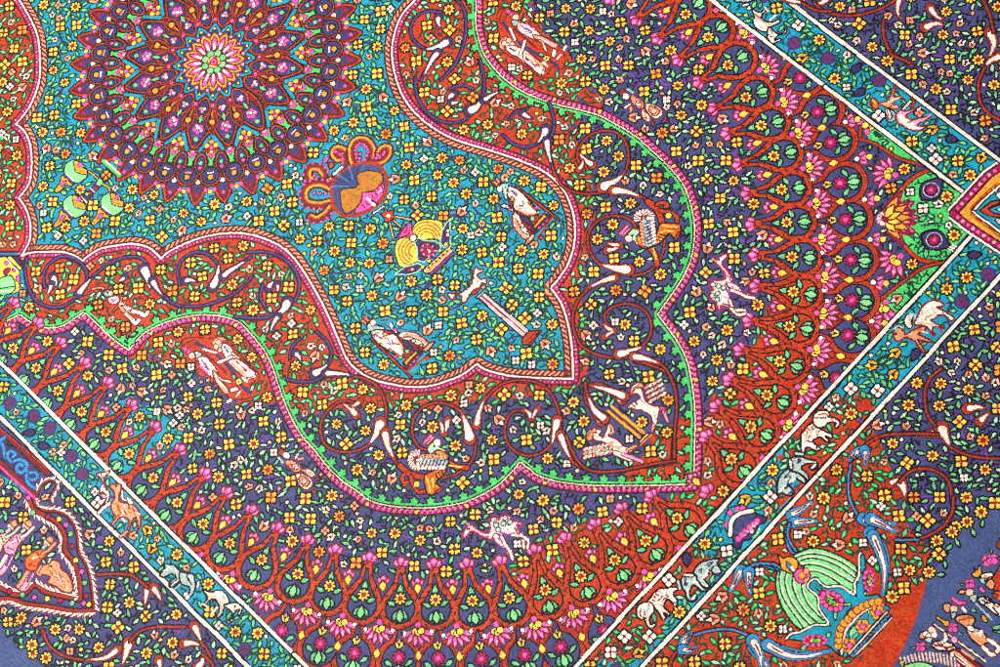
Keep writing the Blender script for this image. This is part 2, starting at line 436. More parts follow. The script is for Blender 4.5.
# outer edge: crimson beads outside, cream hair line, green ribbon with leaves inside
q = off(outer_line, -3.5); stroke(q, 7.2, K); stroke(q, 4.8, MG)
dd = off(outer_line, -4.0, 4.9)
for i, c in enumerate(dd):
    disc(c, 1.6, YE if i % 9 == 4 else PK, .9, MR)
dd = off(outer_line, -2.2, 5.1)
for i, c in enumerate(dd[:-1]): disc((c + dd[i + 1]) / 2, .9, RS, 0)
stroke(off(outer_line, 1.6), 5.8, K); stroke(off(outer_line, 2.7), 2.0, GR); stroke(outer_line, 1.3, PE)
lv = off(outer_line, 6.4, 15.5); nn = normals(lv); tt = np.stack([nn[:, 1], -nn[:, 0]], 1)
for i, c in enumerate(lv):
    if i % 1 == 0:
        n1, t1 = nn[i], tt[i]
        for dpos, L_, W_ in ((0, 8.5, 6.5),):
            poly(spl([c - n1 * 5 - t1 * 5, c - n1 * 1.5 - t1 * 2.6, c + n1 * 2.6 - t1 * 5.4, c + n1 * 2.4 - t1 * 1.2, c + n1 * 5.6 + t1 * .6, c + n1 * 2.2 + t1 * 3.0, c + n1 * 1.5 + t1 * 6.5, c - n1 * .9 + t1 * 5.4, c - n1 * 5 + t1 * 4], True, 2) * .86 + c * .14, GR, 1.4, K)
stroke(off(outer_line, 2.7), 1.8, GR)
done()

# ------------------------------------------------------------------ rosette
def pol(r, a): return np.array([r * math.cos(a), r * math.sin(a)])
cur['part'] = p_med
st = math.radians(11.25)
disc((0, 0), 128, RD, 0)
def ray(r0, r1, w, a, col, oc=K, ow=.9, tip=1):
    """pointed petal along a spoke"""
    m = (r0 + r1) / 2; d = pol(1, a); n = np.array([-d[1], d[0]]); L = r1 - r0
    pts = [d * r0 + n * w * .18, d * (r0 + L * .25) + n * w * .42, d * (r0 + L * .5) + n * w * .5, d * (r0 + L * .78) + n * w * .32, d * r1,
           d * (r0 + L * .78) - n * w * .32, d * (r0 + L * .5) - n * w * .5, d * (r0 + L * .25) - n * w * .42, d * r0 - n * w * .18]
    poly(spl(pts, True, 3), col, ow, oc)
for i in range(32):                                    # outer pointed petals
    a = (i + .5) * st
    ray(112, 147, 19.5, a, RD, K, 1.2); ray(113, 143, 13, a, MR, K, .8); ray(114, 140.5, 8.6, a, IN, MR, .6)
    for k in range(4): stroke([pol(118 + k * 4.6, a - .026 + k * .003), pol(118 + k * 4.6, a + .026 - k * .003)], 1.2, NV)
    disc(pol(123, a), 2.5, [CR, PE][i % 2], .8); disc(pol(135.5, a), 1.8, [PK, MG][i % 2], .7, MR)
for i in range(32):
    a = i * st
    disc(pol(117, a), 11.4, K, 0); disc(pol(117, a), 10.2, RD, 0); disc(pol(117, a), 7.9, IN, 1.2)
    for k in range(12):
        b = k * math.pi / 6
        stroke([pol(117, a) + pol(5.0, b), pol(117, a) + pol(7.4, b)], 1.2, NV)
    disc(pol(117.5, a), 4.2, PL, .7); disc(pol(118.6, a), 2.5, GO, .8); stroke([pol(114, a - .022), pol(114, a + .022)], 1.5, [CR, SA][i % 2])
    for dx_, c_ in ((-.032, PK), (.032, PK), (0, YE)): disc(pol(131.5 + (1.4 if dx_ == 0 else 0), a + dx_), 2.1, c_, .8, MR)
disc((0, 0), 108, RD, 0)
for i in range(32):                                    # green forks and dark leaves
    a = i * st
    b = (i + .5) * st
    ray(94, 116, 13, b, RD, K, 1.0); ray(97, 114, 8.5, b, IN, K, 1.2)
    for k in range(3): stroke([pol(96 + k * 3, b - .022), pol(96 + k * 3, b + .022)], 1.0, NV)
    disc(pol(104, b), 1.9, MI, .6); disc(pol(109, b), 1.6, PK, .6, MR)
    oline([pol(93, b - .03), pol(89, b)], 1.0, MR, .2)
for i in range(32):
    a = i * st
    poly([pol(107.5, a - .03), pol(103, a - .022), pol(92.5, a - .070), pol(92.5, a - .045), pol(99.5, a), pol(92.5, a + .045), pol(92.5, a + .070), pol(103, a + .022), pol(107.5, a + .03)], GR, 1.2)
    for dx_ in (-.022, .022): disc(pol(95.4, a + dx_), 1.8, PK, .6, MR)
    disc(pol(93, a), 1.7, [YE, RS][i % 2], .6, MR); disc(pol(97.6, a), 1.5, PK, .5, MR)
disc((0, 0), 90, BR, 1.0)
for i in range(16):                                    # turquoise chevrons with yellow flowers
    a = i * 2 * st
    for s_ in (-1, 1): oline([pol(74.5, a), pol(91.5, a + s_ * .125)], 3.4, TQ, 1.0)
    stroke([pol(75.5, a), pol(90, a + .115)], 2.9, TQ); 
    for dx_, c_, rr in ((-.05, YE, 2.2), (.05, YE, 2.2), (0, GO, 2.2)): disc(pol(86.5 if dx_ else 82.5, a + dx_), rr, c_, .7, MR)
    disc(pol(88.5, a), 2.0, PK, .7, MR)
for i in range(16):                                    # large dark petals
    a = (i * 2 + 1) * st
    ray(36, 92, 29, a, K, K, .5); ray(37, 91, 26.5, a, RD, K, .8); ray(40, 88.5, 22, a, MR, K, .4); ray(53, 86.5, 18, a, IN, K, 1.0)
    for k in range(6): stroke([pol(60 + k * 4.2, a - .10 + k * .008), pol(60 + k * 4.2, a + .10 - k * .008)], 1.2, [VI, MR][k % 2])
    disc(pol(70, a), 6.0, PL, 0)
    for k in range(5): disc(pol(69.5, a) + pol(3.4, a + k * 1.2566), 1.9, [PK, RS][k % 2], .6, MR)
    disc(pol(68.5, a), 1.5, WH, .4); disc(pol(80, a), 2.3, MI, .8); disc(pol(86, a), 1.2, NV, .3)
    ray(37, 63, 16.5, a, RD, K, .9); ray(39.5, 59, 11, a, IN, K, .9)
    for k in (-1, 1): disc(pol(49, a + k * .055), 2.0, VI, .5)
    for k in range(3): disc(pol(49.5, a) + pol(1.9, a + k * 2.1), 1.5, [RS, WH, SA][k], .4, MR)
    ray(55, 64, 4.2, a, MI, K, .9)
    b = i * 2 * st
    oline(spl([pol(44, b), pol(56, b + .07), pol(64, b + .085), pol(72, b + .03), pol(75, b)]), 1.3, BR, .7); oline(spl([pol(44, b), pol(56, b - .07), pol(64, b - .085), pol(72, b - .03), pol(75, b)]), 1.3, BR, .7)
    disc(pol(62.5, b), 2.8, GO, .9); stroke([pol(53, b), pol(57, b)], 2.2, TN); stroke([pol(67, b), pol(70, b)], 1.8, MR)
    disc(pol(45, b), 1.8, PK, .8, MR)
disc((0, 0), 37, MR, 0)
for i in range(16):
    a = i * 2 * st
    ray(18, 42.5, 15.5, a, K, K, .2); ray(18, 41.5, 13.6, a, TQ, K, .6); ray(18, 37.5, 9, a, IN, K, .6); disc(pol(35, a), 1.3, YE, .5)
for i in range(16):
    a = i * 2 * st
    b = (i * 2 + 1) * st
    stroke([pol(28, b), pol(33, b)], 2.2, MR); disc(pol(29.5, b), 1.5, RS, .5, MR)
for i in range(16):
    a = i * 2 * st
    ray(14, 31, 10.8, a, GO, MR, 1.0); ray(14, 27.5, 6.8, a, MR, MR, .2); ray(13, 26.5, 5.6, a, PK, MR, .7)
    stroke([pol(14, a), pol(20, a)], 2.5, WH, w2=1.6)
disc((0, 0), 12.6, MR, 0)
for i in range(8): disc(pol(9.2, i * math.pi / 4 + .39), 3.1, [LG, MI][i % 2], .8, DG)
disc((0, 0), 6.1, YE, .9, MR); 
for i in range(6): disc(pol(4.2, i * math.pi / 3), 1.6, [RD, YE][i % 2], .3, MR)
disc((0, 0), 3.2, PK, .9, MR); disc((0, 0), 1.2, MG, 0)
done()

# ------------------------------------------------------------------ trellis of drops along the outer field
TIPS = [(-10, 284), (13, 304), (37, 324), (60, 344), (84, 364), (107, 384), (131, 406), (154, 428), (179, 451), (204, 475), (226, 494), (251, 512), (277, 530), (307, 542), (335, 552), (369, 560), (401, 565), (434, 566), (467, 566), (500, 563), (535, 552), (565, 540), (595, 526), (622, 510), (652, 497)]
CENS = [(-41, 315), (-18, 335), (6, 355), (29, 375), (51, 398), (75, 419), (99, 439), (122, 461), (146, 485), (170, 510), (197, 532), (224, 552), (257, 569), (295, 584), (328, 596), (362, 605), (400, 609), (436, 610), (474, 611), (512, 608), (548, 600), (585, 586), (620, 569), (652, 549), (685, 525)]
tp, cn = U(TIPS), U(CENS)
cur['part'] = p_outer
cur['clip'] = (np.abs(TV)[:, None] < T1 - 2.5) & (SV[None, :] < S1 - 2.5)
AXT, AXC = U([(706, 494)])[0] * (1, 0), U([(748, 533)])[0] * (1, 0)
tps = np.vstack([tp, mir(tp)[::-1]]); cns = np.vstack([cn, mir(cn)[::-1]])
N = len(tp)
def drop_outline(c, d, n, r, L, neck=.62):
    return spl([c + d * L, c + d * L * neck + n * r * .22, c + d * r * .72 + n * r * .74, c + n * r, c - d * r * .68 + n * r * .74, c - d * r,
                c - d * r * .68 - n * r * .74, c - n * r, c + d * r * .72 - n * r * .74, c + d * L * neck - n * r * .22], True, 5)
drops = []
for i in range(2 * N):
    c, t_ = cns[i], tps[i]
    d = t_ - c; L = np.hypot(*d); d = d / L; n = np.array([-d[1], d[0]])
    prev = cns[max(i - 1, 0)]; nxt = cns[min(i + 1, 2 * N - 1)]
    gap = min(np.hypot(*(c - prev)) if i else 99, np.hypot(*(nxt - c)) if i < 2 * N - 1 else 99)
    drops.append((c, d, n, min(16.8, max(13.5, gap * .47)), L))
first = [x for x in drops]
second = []
for i, (c, d, n, r, L) in enumerate(drops):
    second.append((c - d * 46, d, n, 17.5, 36.0))
def inner_clip(c): return abs(c[1]) < T1 + 12 and c[0] < S1 + 12
# second row first (it tucks under the first)
for (c, d, n, r, L) in second:
    if not inner_clip(c): continue
    o = drop_outline(c, d, n, r, L, .55)
    stroke(o, 7.2, K, True); stroke(o, 5.4, RD, True); stroke(o, .8, DR, True)
for (c, d, n, r, L) in first:
    o = drop_outline(c, d, n, r, L - 3)
    stroke(o, 7.8, K, True)
    stroke([c + d * (L - 20), c + d * (L + 1)], 9.8, K)
for (c, d, n, r, L) in first:
    o = drop_outline(c, d, n, r, L - 3)
    stroke(o, 5.6, RD, True); stroke([c + d * (L - 18), c + d * L], 7.2, RD)
    o2 = resample(o, 6.5, True); nn2 = normals(o2)
    for k in range(0, len(o2) - 1):
        p_ = o2[k]; sd = 1 if (k % 2) else -1
        stroke([p_ + nn2[k] * sd * .4, p_ + nn2[k] * sd * 2.8 + (o2[k + 1] - p_) * .4], 1.0, K)
for grp, kind in ((first, 1), (second, 2)):
    for (c, d, n, r, L) in grp:
        if not inner_clip(c): continue
        a = math.atan2(d[1], d[0])
        sl, m_ = inside(drop_outline(c, d, n, r - 2.8, L - 8))
        g0 = NV
        jj, ii = int((c[1] - T0) / Q), int((c[0] - S0) / Q)
        if kind == 1 and 0 <= jj < NT and 0 <= ii < NS: g0 = int(G[jj, ii])
        stroke(drop_outline(c, d, n, r - 2.4, L - 7.5), 2.0, K, True)
        if sl is not None: put(sl, m_, g0)
        if kind == 1:
            for k in (-1, 1, 0):
                b = a + math.pi + k * .62
                leaf(*(c - d * 0.5 + pol(5.6, b)), b + math.pi, 11 if k == 0 else 9.5, 5.4 if k == 0 else 4.2, [MI, LG, MI][k + 1], K, False)
            for k in (-1, 1):
                leaf(*(c + d * 5 + n * k * 8), a + math.pi / 2 * k - .5 * k, 8, 3.4, MI, K, False)
            leaf(*(c + d * 17), a, 9, 4.4, MI, K, False)
            f8(*(c + d * 9), a, 5.2, False)
        else:
            for k in (-1, 1, 0):
                b = a + math.pi + k * .55
                leaf(*(c - d * 1.5 + pol(6.4, b)), b + math.pi, 11.5 if k == 0 else 10, 5.4, [MI, LG, MI][k + 1], K, False)
            for k in (-1, 1): leaf(*(c - d * 1 + n * k * 9), a + math.pi / 2 * k + 2.5 * k, 8, 3.4, MI, K, False)
            m8(*(c + d * 4), a, 5.8, False)
            bud(*(c + d * 15), a, .85, YE, SA, K, False)
def lobes(q, d, n, s_=1.0):
    """pink three-lobed bud with a lighter middle"""
    a = math.atan2(d[1], d[0])
    for k in (-1, 1, 0):
        b = a + k * 1.05
        leaf(*(q + pol(3.6 * s_, b) - d * 1.2), b + math.pi, 8.6 * s_, 6.4 * s_, PK, MR, False, True, 1.1)
        leaf(*(q + pol(4.6 * s_, b) - d * 1.2), b + math.pi, 4.6 * s_, 3.0 * s_, RS, PK, False, True, .1)
for i, (c, d, n, r, L) in enumerate(first):
    lobes(c + d * (L + 1), d, n, .92)
    if i + 1 < len(first):
        c2, d2, n2, r2, L2 = first[i + 1]
        if np.hypot(*(c2 - c)) > 70: continue
        m_ = (c + c2) / 2; dm = (d + d2); dm /= np.hypot(*dm); nm = np.array([-dm[1], dm[0]])
        q = m_ + dm * 21
        lobes(q + dm * 2, dm, nm, .72)
        leaf(*(q - dm * 3), math.atan2(*dm[::-1]) + math.pi, 8.5, 5.2, YE, MR, False, True)
        q = m_ - dm * 17
        if inner_clip(q): fan(q, math.atan2(*(-dm)[::-1]), 16)
        q = m_ - dm * 34
        for k in (-1, 1): disc(m_ - dm * 20 + nm * k * 12, 1.8, WH, .7)
        leaf(*(m_ - dm * 40), math.atan2(*dm[::-1]), 8, 5.2, YE, MR, False, True)
        q = m_ - dm * 66
        if inner_clip(q):
            lobes(q, -dm, nm, .9); disc(q + dm * 5, 2.2, CR, .8); disc(q - dm * 6, 2.6, YE, .8)
# axis bud
lobes(U([(705, 494)])[0] * (1, 0), np.array([-1., 0]), np.array([0, 1.]), 1.0)
cur['clip'] = None
done()

# ------------------------------------------------------------------ scrolls and flames of the band
def ident(p): return np.array(p, float)
def flame(pts, w, f=ident, oc=BR, fill=CR, ow=1.6, w2=1.0):
    """tapering tongue: fat end first"""
    q = resample(spl(f(pts)), 2.0)
    ww = w2 if w2 else 1.0
    stroke(q, w + 2 * ow + 1.8, K, w2=ww + 2.2); stroke(q, w + 2 * ow, oc, w2=ww + 1.4)
    w = w * 1.0; q2 = q[1:max(5, int(len(q) * .92))]
    stroke(q2, w + 1.6, MR, w2=ww + .8); stroke(q2, w, fill, w2=1.1)
def scroll(pts, f=ident, col=BR, w=2.1):
    q = resample(spl(f(pts)), 2.0)
    oline(q, w, col, 1.1); stroke(off(q, w * .3), .8, MR if col != IN else VI)
A = (250, 334, 4); B_ = (500, 334, 4); L5 = (0, 167, 4); L6 = (250, 167, 4)
S_RED = [(A, '440,290 400,270 360,272 325,295 295,330 282,385 300,440 350,468 410,470 455,455 480,435'), (A, '575,500 600,535 640,560 690,572'),
         (A, '405,168 450,175 500,200 530,240 545,300 545,400'), (A, '720,468 680,455 655,420 648,370 665,320 705,285 760,275 815,290 845,315 860,345'), (A, '905,425 900,480 880,520 862,540'),
         (A, '905,370 920,310 950,250 1000,205 1060,185 1130,188 1185,215 1222,270 1240,330 1245,400'), (B_, '120,335 90,310 55,310 25,350 22,410 50,460 100,485 160,478 200,445 225,400'),
         (B_, '280,500 320,530 400,550 480,548 560,532 690,516'), (B_, '690,516 695,430 708,300 700,205 665,155 600,125 540,110'), (B_, '340,208 342,260 365,300'), (B_, '330,205 400,210 440,228')]
F_RED = [(A, '522,355 505,400 478,440', 8), (A, '540,395 552,450 580,505', 6), (A, '880,420 868,370 845,310', 8), (A, '907,365 915,320 940,255', 4.5), (B_, '228,345 220,390 207,440', 6), (B_, '242,402 258,450 285,505', 5),
         (B_, '488,265 450,230 380,208', 5.5), (B_, '405,350 375,300 345,225', 5.5), (A, '425,325 400,298 372,280', 4.5), (A, '440,270 420,285 400,290', 3), (A, '775,395 768,370 760,350', 4), (A, '790,345 788,370 782,395', 3.5), (B_, '128,335 115,315 95,300', 3.2), (B_, '150,300 140,315 130,335', 2.5)]
S_NAVY = [(A, '265,-10 305,25 325,75 312,125 285,150'), (A, '145,182 200,192 260,188 310,165 360,160 400,166'), (A, '160,100 170,50 200,20'),
          (L6, '-10,342 60,340 120,360 170,400 195,455 190,510 165,545'), (L6, '-60,600 0,605 60,605 100,585 140,560'), (L6, '50,470 40,520 60,560'),
          (L5, '720,470 712,420 730,370 780,342 830,350 868,385 880,430'), (L5, '612,455 650,510 700,550 770,560 850,545 940,505 1010,440'), (L5, '105,365 100,430 125,510 170,552 235,562 290,535 315,505'),
          (L5, '320,490 370,440 430,390 490,365 555,362 590,390'), (L5, '180,480 175,430 205,380 260,358 315,378 345,420 345,470'), (L5, '890,440 940,400 1005,360')]
F_NAVY = [(A, '255,158 285,145 312,118', 6), (A, '303,158 350,158 410,165', 4.5), (A, '180,75 195,90 205,110', 3.5), (L6, '150,540 135,570 95,595', 7.5), (L6, '112,598 95,625 80,660', 3.5), (L6, '75,485 82,470 100,460', 4), (L6, '108,470 112,480 110,495', 3),
          (L5, '212,440 222,460 225,480', 5), (L5, '205,470 200,490 192,505', 3.2), (L5, '315,505 335,480 365,445', 5), (L5, '575,408 590,440 600,490', 7.5), (L5, '610,455 630,490 650,515', 4.5), (L5, '850,480 868,440 875,390', 6.5), (L5, '892,438 920,415 990,372', 4.5), (L5, '740,455 760,452 785,458', 4), (L5, '500,440 490,450 478,455', 3)]
cur['part'] = p_band
for f in (ident, mir):
    for (o, s_) in S_NAVY: scroll(px(*o, s_), f, IN, 2.2)
    for (o, s_) in S_RED: scroll(px(*o, s_), f)
    for (o, s_, w_) in F_NAVY: flame(px(*o, s_), w_, f, IN, CR, 1.9)
    for (o, s_, w_) in F_RED: flame(px(*o, s_), w_, f, BR)
done()

# ------------------------------------------------------------------ drawing little pictures from traced shapes
SHADE = {CR: (SA, PE, BR, GB), RS: (MG, CR, SA), SA: (BR, PE, OR), PE: (SA, BR, CR), GB: (IN, CR, NV), OR: (YE, BR, RD)}
def folds(pts, it):
    """a body or robe with its fold lines"""
    poly(pts, it[2], it[3] + .25, it[4] if len(it) > 4 else K)
    p = np.asarray(pts); ext = np.ptp(p, axis=0)
    if ext.max() < 9: return
    sl, m = inside(p)
    if sl is None: return
    e = m.copy()
    for _ in range(2): e[1:-1, 1:-1] &= e[:-2, 1:-1] & e[2:, 1:-1] & e[1:-1, :-2] & e[1:-1, 2:]
    e[0] = e[-1] = False; e[:, 0] = e[:, -1] = False
    jj, ii = np.nonzero(e)
    if len(jj) < 40: return
    c_ = np.cov(np.stack([ii, jj])); w_, v_ = np.linalg.eigh(c_); ax = v_[:, 1]
    k_ = cur['clip']
    cl = np.zeros(C.shape, bool); cl[sl] = e; cur['clip'] = cl
    for n_ in range(int(3 + len(jj) / 110)):
        q_ = rnd.randrange(len(jj)); s = SV[sl[1]][ii[q_]]; t = TV[sl[0]][jj[q_]]
        L_ = rnd.uniform(2.0, 5.5); a_ = math.atan2(ax[1], ax[0]) + rnd.uniform(-.5, .5)
        b_ = a_ + rnd.uniform(-.6, .6)
        stroke([(s, t), (s + L_ * math.cos(a_), t + L_ * math.sin(a_)), (s + L_ * math.cos(a_) + L_ * .6 * math.cos(b_), t + L_ * math.sin(a_) + L_ * .6 * math.sin(b_))], rnd.choice([.9, 1.1, 1.4]), rnd.choice(SHADE[it[2]]))
    cur['clip'] = k_
def draw(items, o, f=ident):
    for it in items:
        k = it[0]
        if k == 'b' and it[2] in (CR, RS, SA, PE, GB, OR) and len(it) > 3 and it[3] >= .9: folds(spl(f(px(*o, it[1])), True, 4), it)
        elif k == 'p': poly(f(px(*o, it[1])), it[2], it[3] if len(it) > 3 else 1.2, it[4] if len(it) > 4 else K)
        elif k == 'b': poly(spl(f(px(*o, it[1])), True, 4), it[2], it[3] if len(it) > 3 else 1.2, it[4] if len(it) > 4 else K)
        elif k == 'l': oline(spl(f(px(*o, it[1]))), it[2], it[3], it[4] if len(it) > 4 else 1.0, it[5] if len(it) > 5 else K)
        elif k == 's': stroke(spl(f(px(*o, it[1]))), it[2], it[3])
        elif k == 'd':
            for c in f(px(*o, it[1])): disc(c, it[2], it[3], it[4] if len(it) > 4 else .8, it[5] if len(it) > 5 else K)

Z = lambda x, y: (x, y, 8.3333)
# round vase in the turquoise field ---------------------------------
cur['part'] = motif('round_vase', p_field, 'round tan and navy vase with red scroll handles')
o = Z(295, 130)
for s_ in ('440,265 420,180 350,150 320,190 350,240 400,235', '620,260 650,170 600,90 520,80 470,140 470,230 490,280', '640,270 700,270 770,220 780,150 730,150 700,190', '300,420 240,440 150,430 110,380 130,320 200,320 240,370', '290,600 200,620 100,600 80,520 130,460 220,450 290,480', '300,640 250,700 180,740 130,720'):
    q = spl(px(*o, s_)); stroke(q, 9.5, K); stroke(q, 8, MR); stroke(q, 5, BR); stroke(off(q, -1.6), 2.2, GO); stroke(off(q, 1.8), 1.5, MR)
    q2 = off(q, 4.6, 4.6); dots(q2, 1.35, [PK], .6, MR)
draw([('p', '300,370 390,290 410,310 330,385', CR), ('p', '330,385 415,310 430,330 340,400', TQ), ('p', '640,690 720,640 745,620 755,640 650,710', CR), ('d', '340,180 160,380 540,200 540,240 690,205 160,525 205,530 255,530', 1.6, PK),
      ('b', '300,540 315,450 370,360 470,300 570,275 680,285 745,350 770,440 750,540 690,620 600,680 500,715 400,710 330,650', NV, 3.4, BR)], o)
for i in range(15):
    a = -1.9 + i * .2
    stroke(px(*o, '%f,%f %f,%f' % (500 + 60 * math.cos(a - 1.2), 470 + 60 * math.sin(a - 1.2), 520 + 215 * math.cos(a - 1.2), 480 + 190 * math.sin(a - 1.2))), 1.2, [IN, BL][i % 3 == 0])
draw([('p', '375,520 400,490 510,480 525,450 510,385 545,350 610,340 690,345 730,370 735,430 690,480 650,510 560,520 550,600 500,660 420,705 385,640', TN, 1.0),
      ('p', '560,525 650,515 735,440 745,470 730,545 680,610 600,670 500,700 505,660 555,600', PK, 1.0, MR)], o)
for i in range(7): stroke(px(*o, '%d,%d %d,%d' % (560 + i * 26, 620 - i * 27, 590 + i * 24, 655 - i * 27)), 1.2, MG)
draw([('s', '605,570 660,625', 2.6, CR), ('s', '640,585 690,620', 1.4, K), ('s', '690,530 720,500', 1.4, WH), ('p', '240,230 290,225 270,270 225,280', PK), ('p', '270,270 320,270 330,300 290,330', RD)], o)
done()
# fan vase ----------------------------------------------------------
cur['part'] = motif('fan_vase', p_field, 'yellow ribbed fan vase on a striped stand beside a red star flower')
o = Z(370, 195)
draw([('p', '80,155 110,150 120,115 155,135 200,120 195,165 215,190 185,200 165,225 125,225 115,185', RD, 1.2), ('d', '155,175', 2.0, WH, .5, RD),
      ('l', '215,180 340,205', 1.4, SA), ('l', '200,215 255,265', 1.2, SA), ('l', '165,235 195,360', 1.4, SA),
      ('p', '345,215 350,300 330,355 215,360 260,290', MG, 1.2), ('s', '320,250 315,310 250,345', 1.2, PK), ('s', '335,240 340,330 290,352', 1.2, PK), ('s', '300,270 270,320', 1.2, PK),
      ('b', '350,305 375,240 440,205 530,205 610,240 590,380 560,370 500,370 440,375 400,350', YE, 1.2), ('b', '230,375 320,350 375,390 390,450 395,540 400,555 265,605 225,550 205,460', YE, 1.2)], o)
for rr in (55, 80, 105, 130):
    draw([('s', ' '.join('%f,%f' % (475 + rr * 1.06 * math.cos(a), 370 - rr * 1.12 * math.sin(a)) for a in np.linspace(.2, 2.75, 12)), 1.3, TN)], o)
    draw([('s', ' '.join('%f,%f' % (385 - rr * 1.12 * math.sin(a), 470 - rr * 1.0 * math.cos(a)) for a in np.linspace(.25, 2.6, 12)), 1.3, TN)], o)
draw([('p', '370,395 405,355 450,380 540,385 585,415 590,440 450,560 395,545 390,440', IN, 1.3, PM), ('p', '585,400 600,300 640,230 665,195 670,420 620,440', IN, 1.2, PM), ('p', '210,660 290,600 400,570 445,590 400,640 320,665', IN, 1.2, PM),
      ('b', '420,420 480,400 545,450 540,500 490,520 430,500', MG, .9), ('d', '440,425 480,415 520,430 545,465 530,500 490,512 450,495 430,460', 1.0, RS, .2, MG), ('p', '455,440 500,455 510,470 490,490 480,465', CR, .6),
      ('b', '630,290 655,270 665,330 645,370 625,340', MG, .8), ('d', '650,300 648,330', 1.3, CR, .3), ('b', '300,630 340,600 380,620 350,640', MG, .8), ('d', '355,620', 1.2, CR, .3),
      ('p', '440,625 665,420 700,500 540,655 460,655', GO, 1.2), ('p', '480,650 690,460 700,500 545,655', MR, .9), ('s', '510,655 695,485', 1.5, VI), ('s', '455,630 670,430', 1.3, PE), ('s', '490,645 685,462', 1.2, PE),
      ('d', '490,605 520,578 550,552 580,525 610,498 640,470', 1.1, MR, 0), ('d', '440,600 490,550 585,460 632,410', 1.6, YE, .7), ('d', '360,360', 3.0, CR, 1.0)], o)
done()
# column with a lion on top -----------------------------------------
cur['part'] = motif('lion_column', p_field, 'pink fluted column with a white lion on its top')
o = Z(440, 265)
draw([('p', '305,265 370,225 745,545 690,605', CR, 1.4)], o)
for u in (.2, .5, .8):
    draw([('s', '%f,%f %f,%f' % (305 + 65 * u, 265 - 40 * u, 690 + 55 * u, 605 - 60 * u), 1.5 if u == .5 else 1.1, BR if u == .5 else RS)], o)
draw([('s', '330,248 715,576', .8, MR), ('p', '680,620 745,550 850,545 760,667 690,667', RD, 1.3), ('s', '720,640 800,560', 1.2, MR), ('s', '740,660 830,555', 1.0, K), ('p', '295,270 360,215 375,228 310,280', GB, 1.0),
      ('b', '60,235 110,240 170,235 215,200 260,160 272,100 282,58 298,15 325,38 360,35 350,60 310,80 330,110 350,120 385,110 385,160 350,150 330,190 270,230 240,260 215,310 180,310 180,265 140,250 110,285 95,290', CR, 1.4, MR),
      ('b', '260,230 310,190 330,205 290,250', BR, .8), ('s', '165,215 185,230', 1.1, K), ('s', '200,185 225,205', 1.1, K), ('s', '225,160 250,180', 1.1, K), ('s', '245,130 270,150', 1.1, K), ('s', '265,100 290,115', 1.1, K)], o)
done()
# seated scholars ----------------------------------------------------
SEAT = [('p', '205,215 330,205 440,232 560,225 640,265 695,312 665,370 620,400 520,440 430,432 330,355 240,290', DR, 1.2), ('p', '205,280 225,270 395,430 565,600 545,610 385,460', BR, 1.2), ('p', '480,480 600,345 640,385 520,555', MR, 1.2), ('p', '485,480 590,385 605,400 510,505', GO, .8), ('p', '515,525 640,385 650,400 530,545', IN, .8), ('d', '545,500 575,470 605,435', 1.1, PK, .3), ('s', '480,470 605,340', 1.4, BR), ('s', '520,550 700,410', 2.0, BR),
        ('p', '660,440 690,415 715,440 690,465', RD, 1.0),
        ('b', '210,212 270,202 320,215 340,255 385,240 430,255 455,300 480,360 478,425 440,425 380,392 300,340 240,285', CR, 1.3), ('s', '255,240 290,275', 1.4, VI), ('s', '390,290 400,325', 1.3, VI), ('s', '350,320 385,330', 1.0, MG), ('p', '305,235 335,225 355,250 325,260', SA, .7), ('s', '330,270 380,250', 1.1, SA), ('s', '430,280 470,340 480,400', 1.6, SA), ('s', '370,365 450,420', 1.6, BR),
        ('b', '440,235 560,225 640,265 695,312 675,350 600,335 540,300 480,285', CR, 1.2, MR), ('s', '500,250 600,265 680,320', 2.0, SA), ('s', '520,262 610,290 660,335', 1.0, MR), ('b', '480,290 520,300 560,350 600,370 620,400 560,380 500,350', IN, .9), ('p', '545,290 580,280 590,310 560,315', CR, .8), ('p', '620,330 650,325 640,355', CR, .7), ('p', '500,375 530,365 535,400 505,405', LG, .7), ('p', '450,430 480,425 475,450 450,450', LG, .7), ('d', '420,430', 1.6, PK, .4), ('p', '570,350 600,340 610,375 580,375', BR, .6),
        ('b', '650,370 700,320 745,305 740,325 690,380 660,390', SA, 1.1),
        ('b', '180,180 215,150 270,170 330,185 320,205 260,205 215,220', GB, 1.0), ('d', '235,148', 2.6, CR, .8), ('p', '130,140 170,85 215,125 170,165', SA, 1.2), ('s', '145,110 185,145', 1.6, MR), ('s', '160,95 205,130', 1.3, RD), ('s', '140,145 165,160', 1.3, MR), ('s', '210,165 200,210', 2.4, 16),
        ('b', '365,165 385,140 400,165 430,215 460,240 420,235 380,200', CR, .9), ('p', '390,200 430,195 430,220 400,220', PK, .6), ('s', '300,130 360,125', 1.4, MR), ('s', '310,155 400,190 620,220', .9, IN)]
for f in (ident, mir):
    cur['part'] = motif('seated_figure', p_field, 'seated man in a white robe with a striped red hat, %s of the two' % ('lower' if f is ident else 'upper'))
    draw(SEAT, Z(345, 305), f)
done()
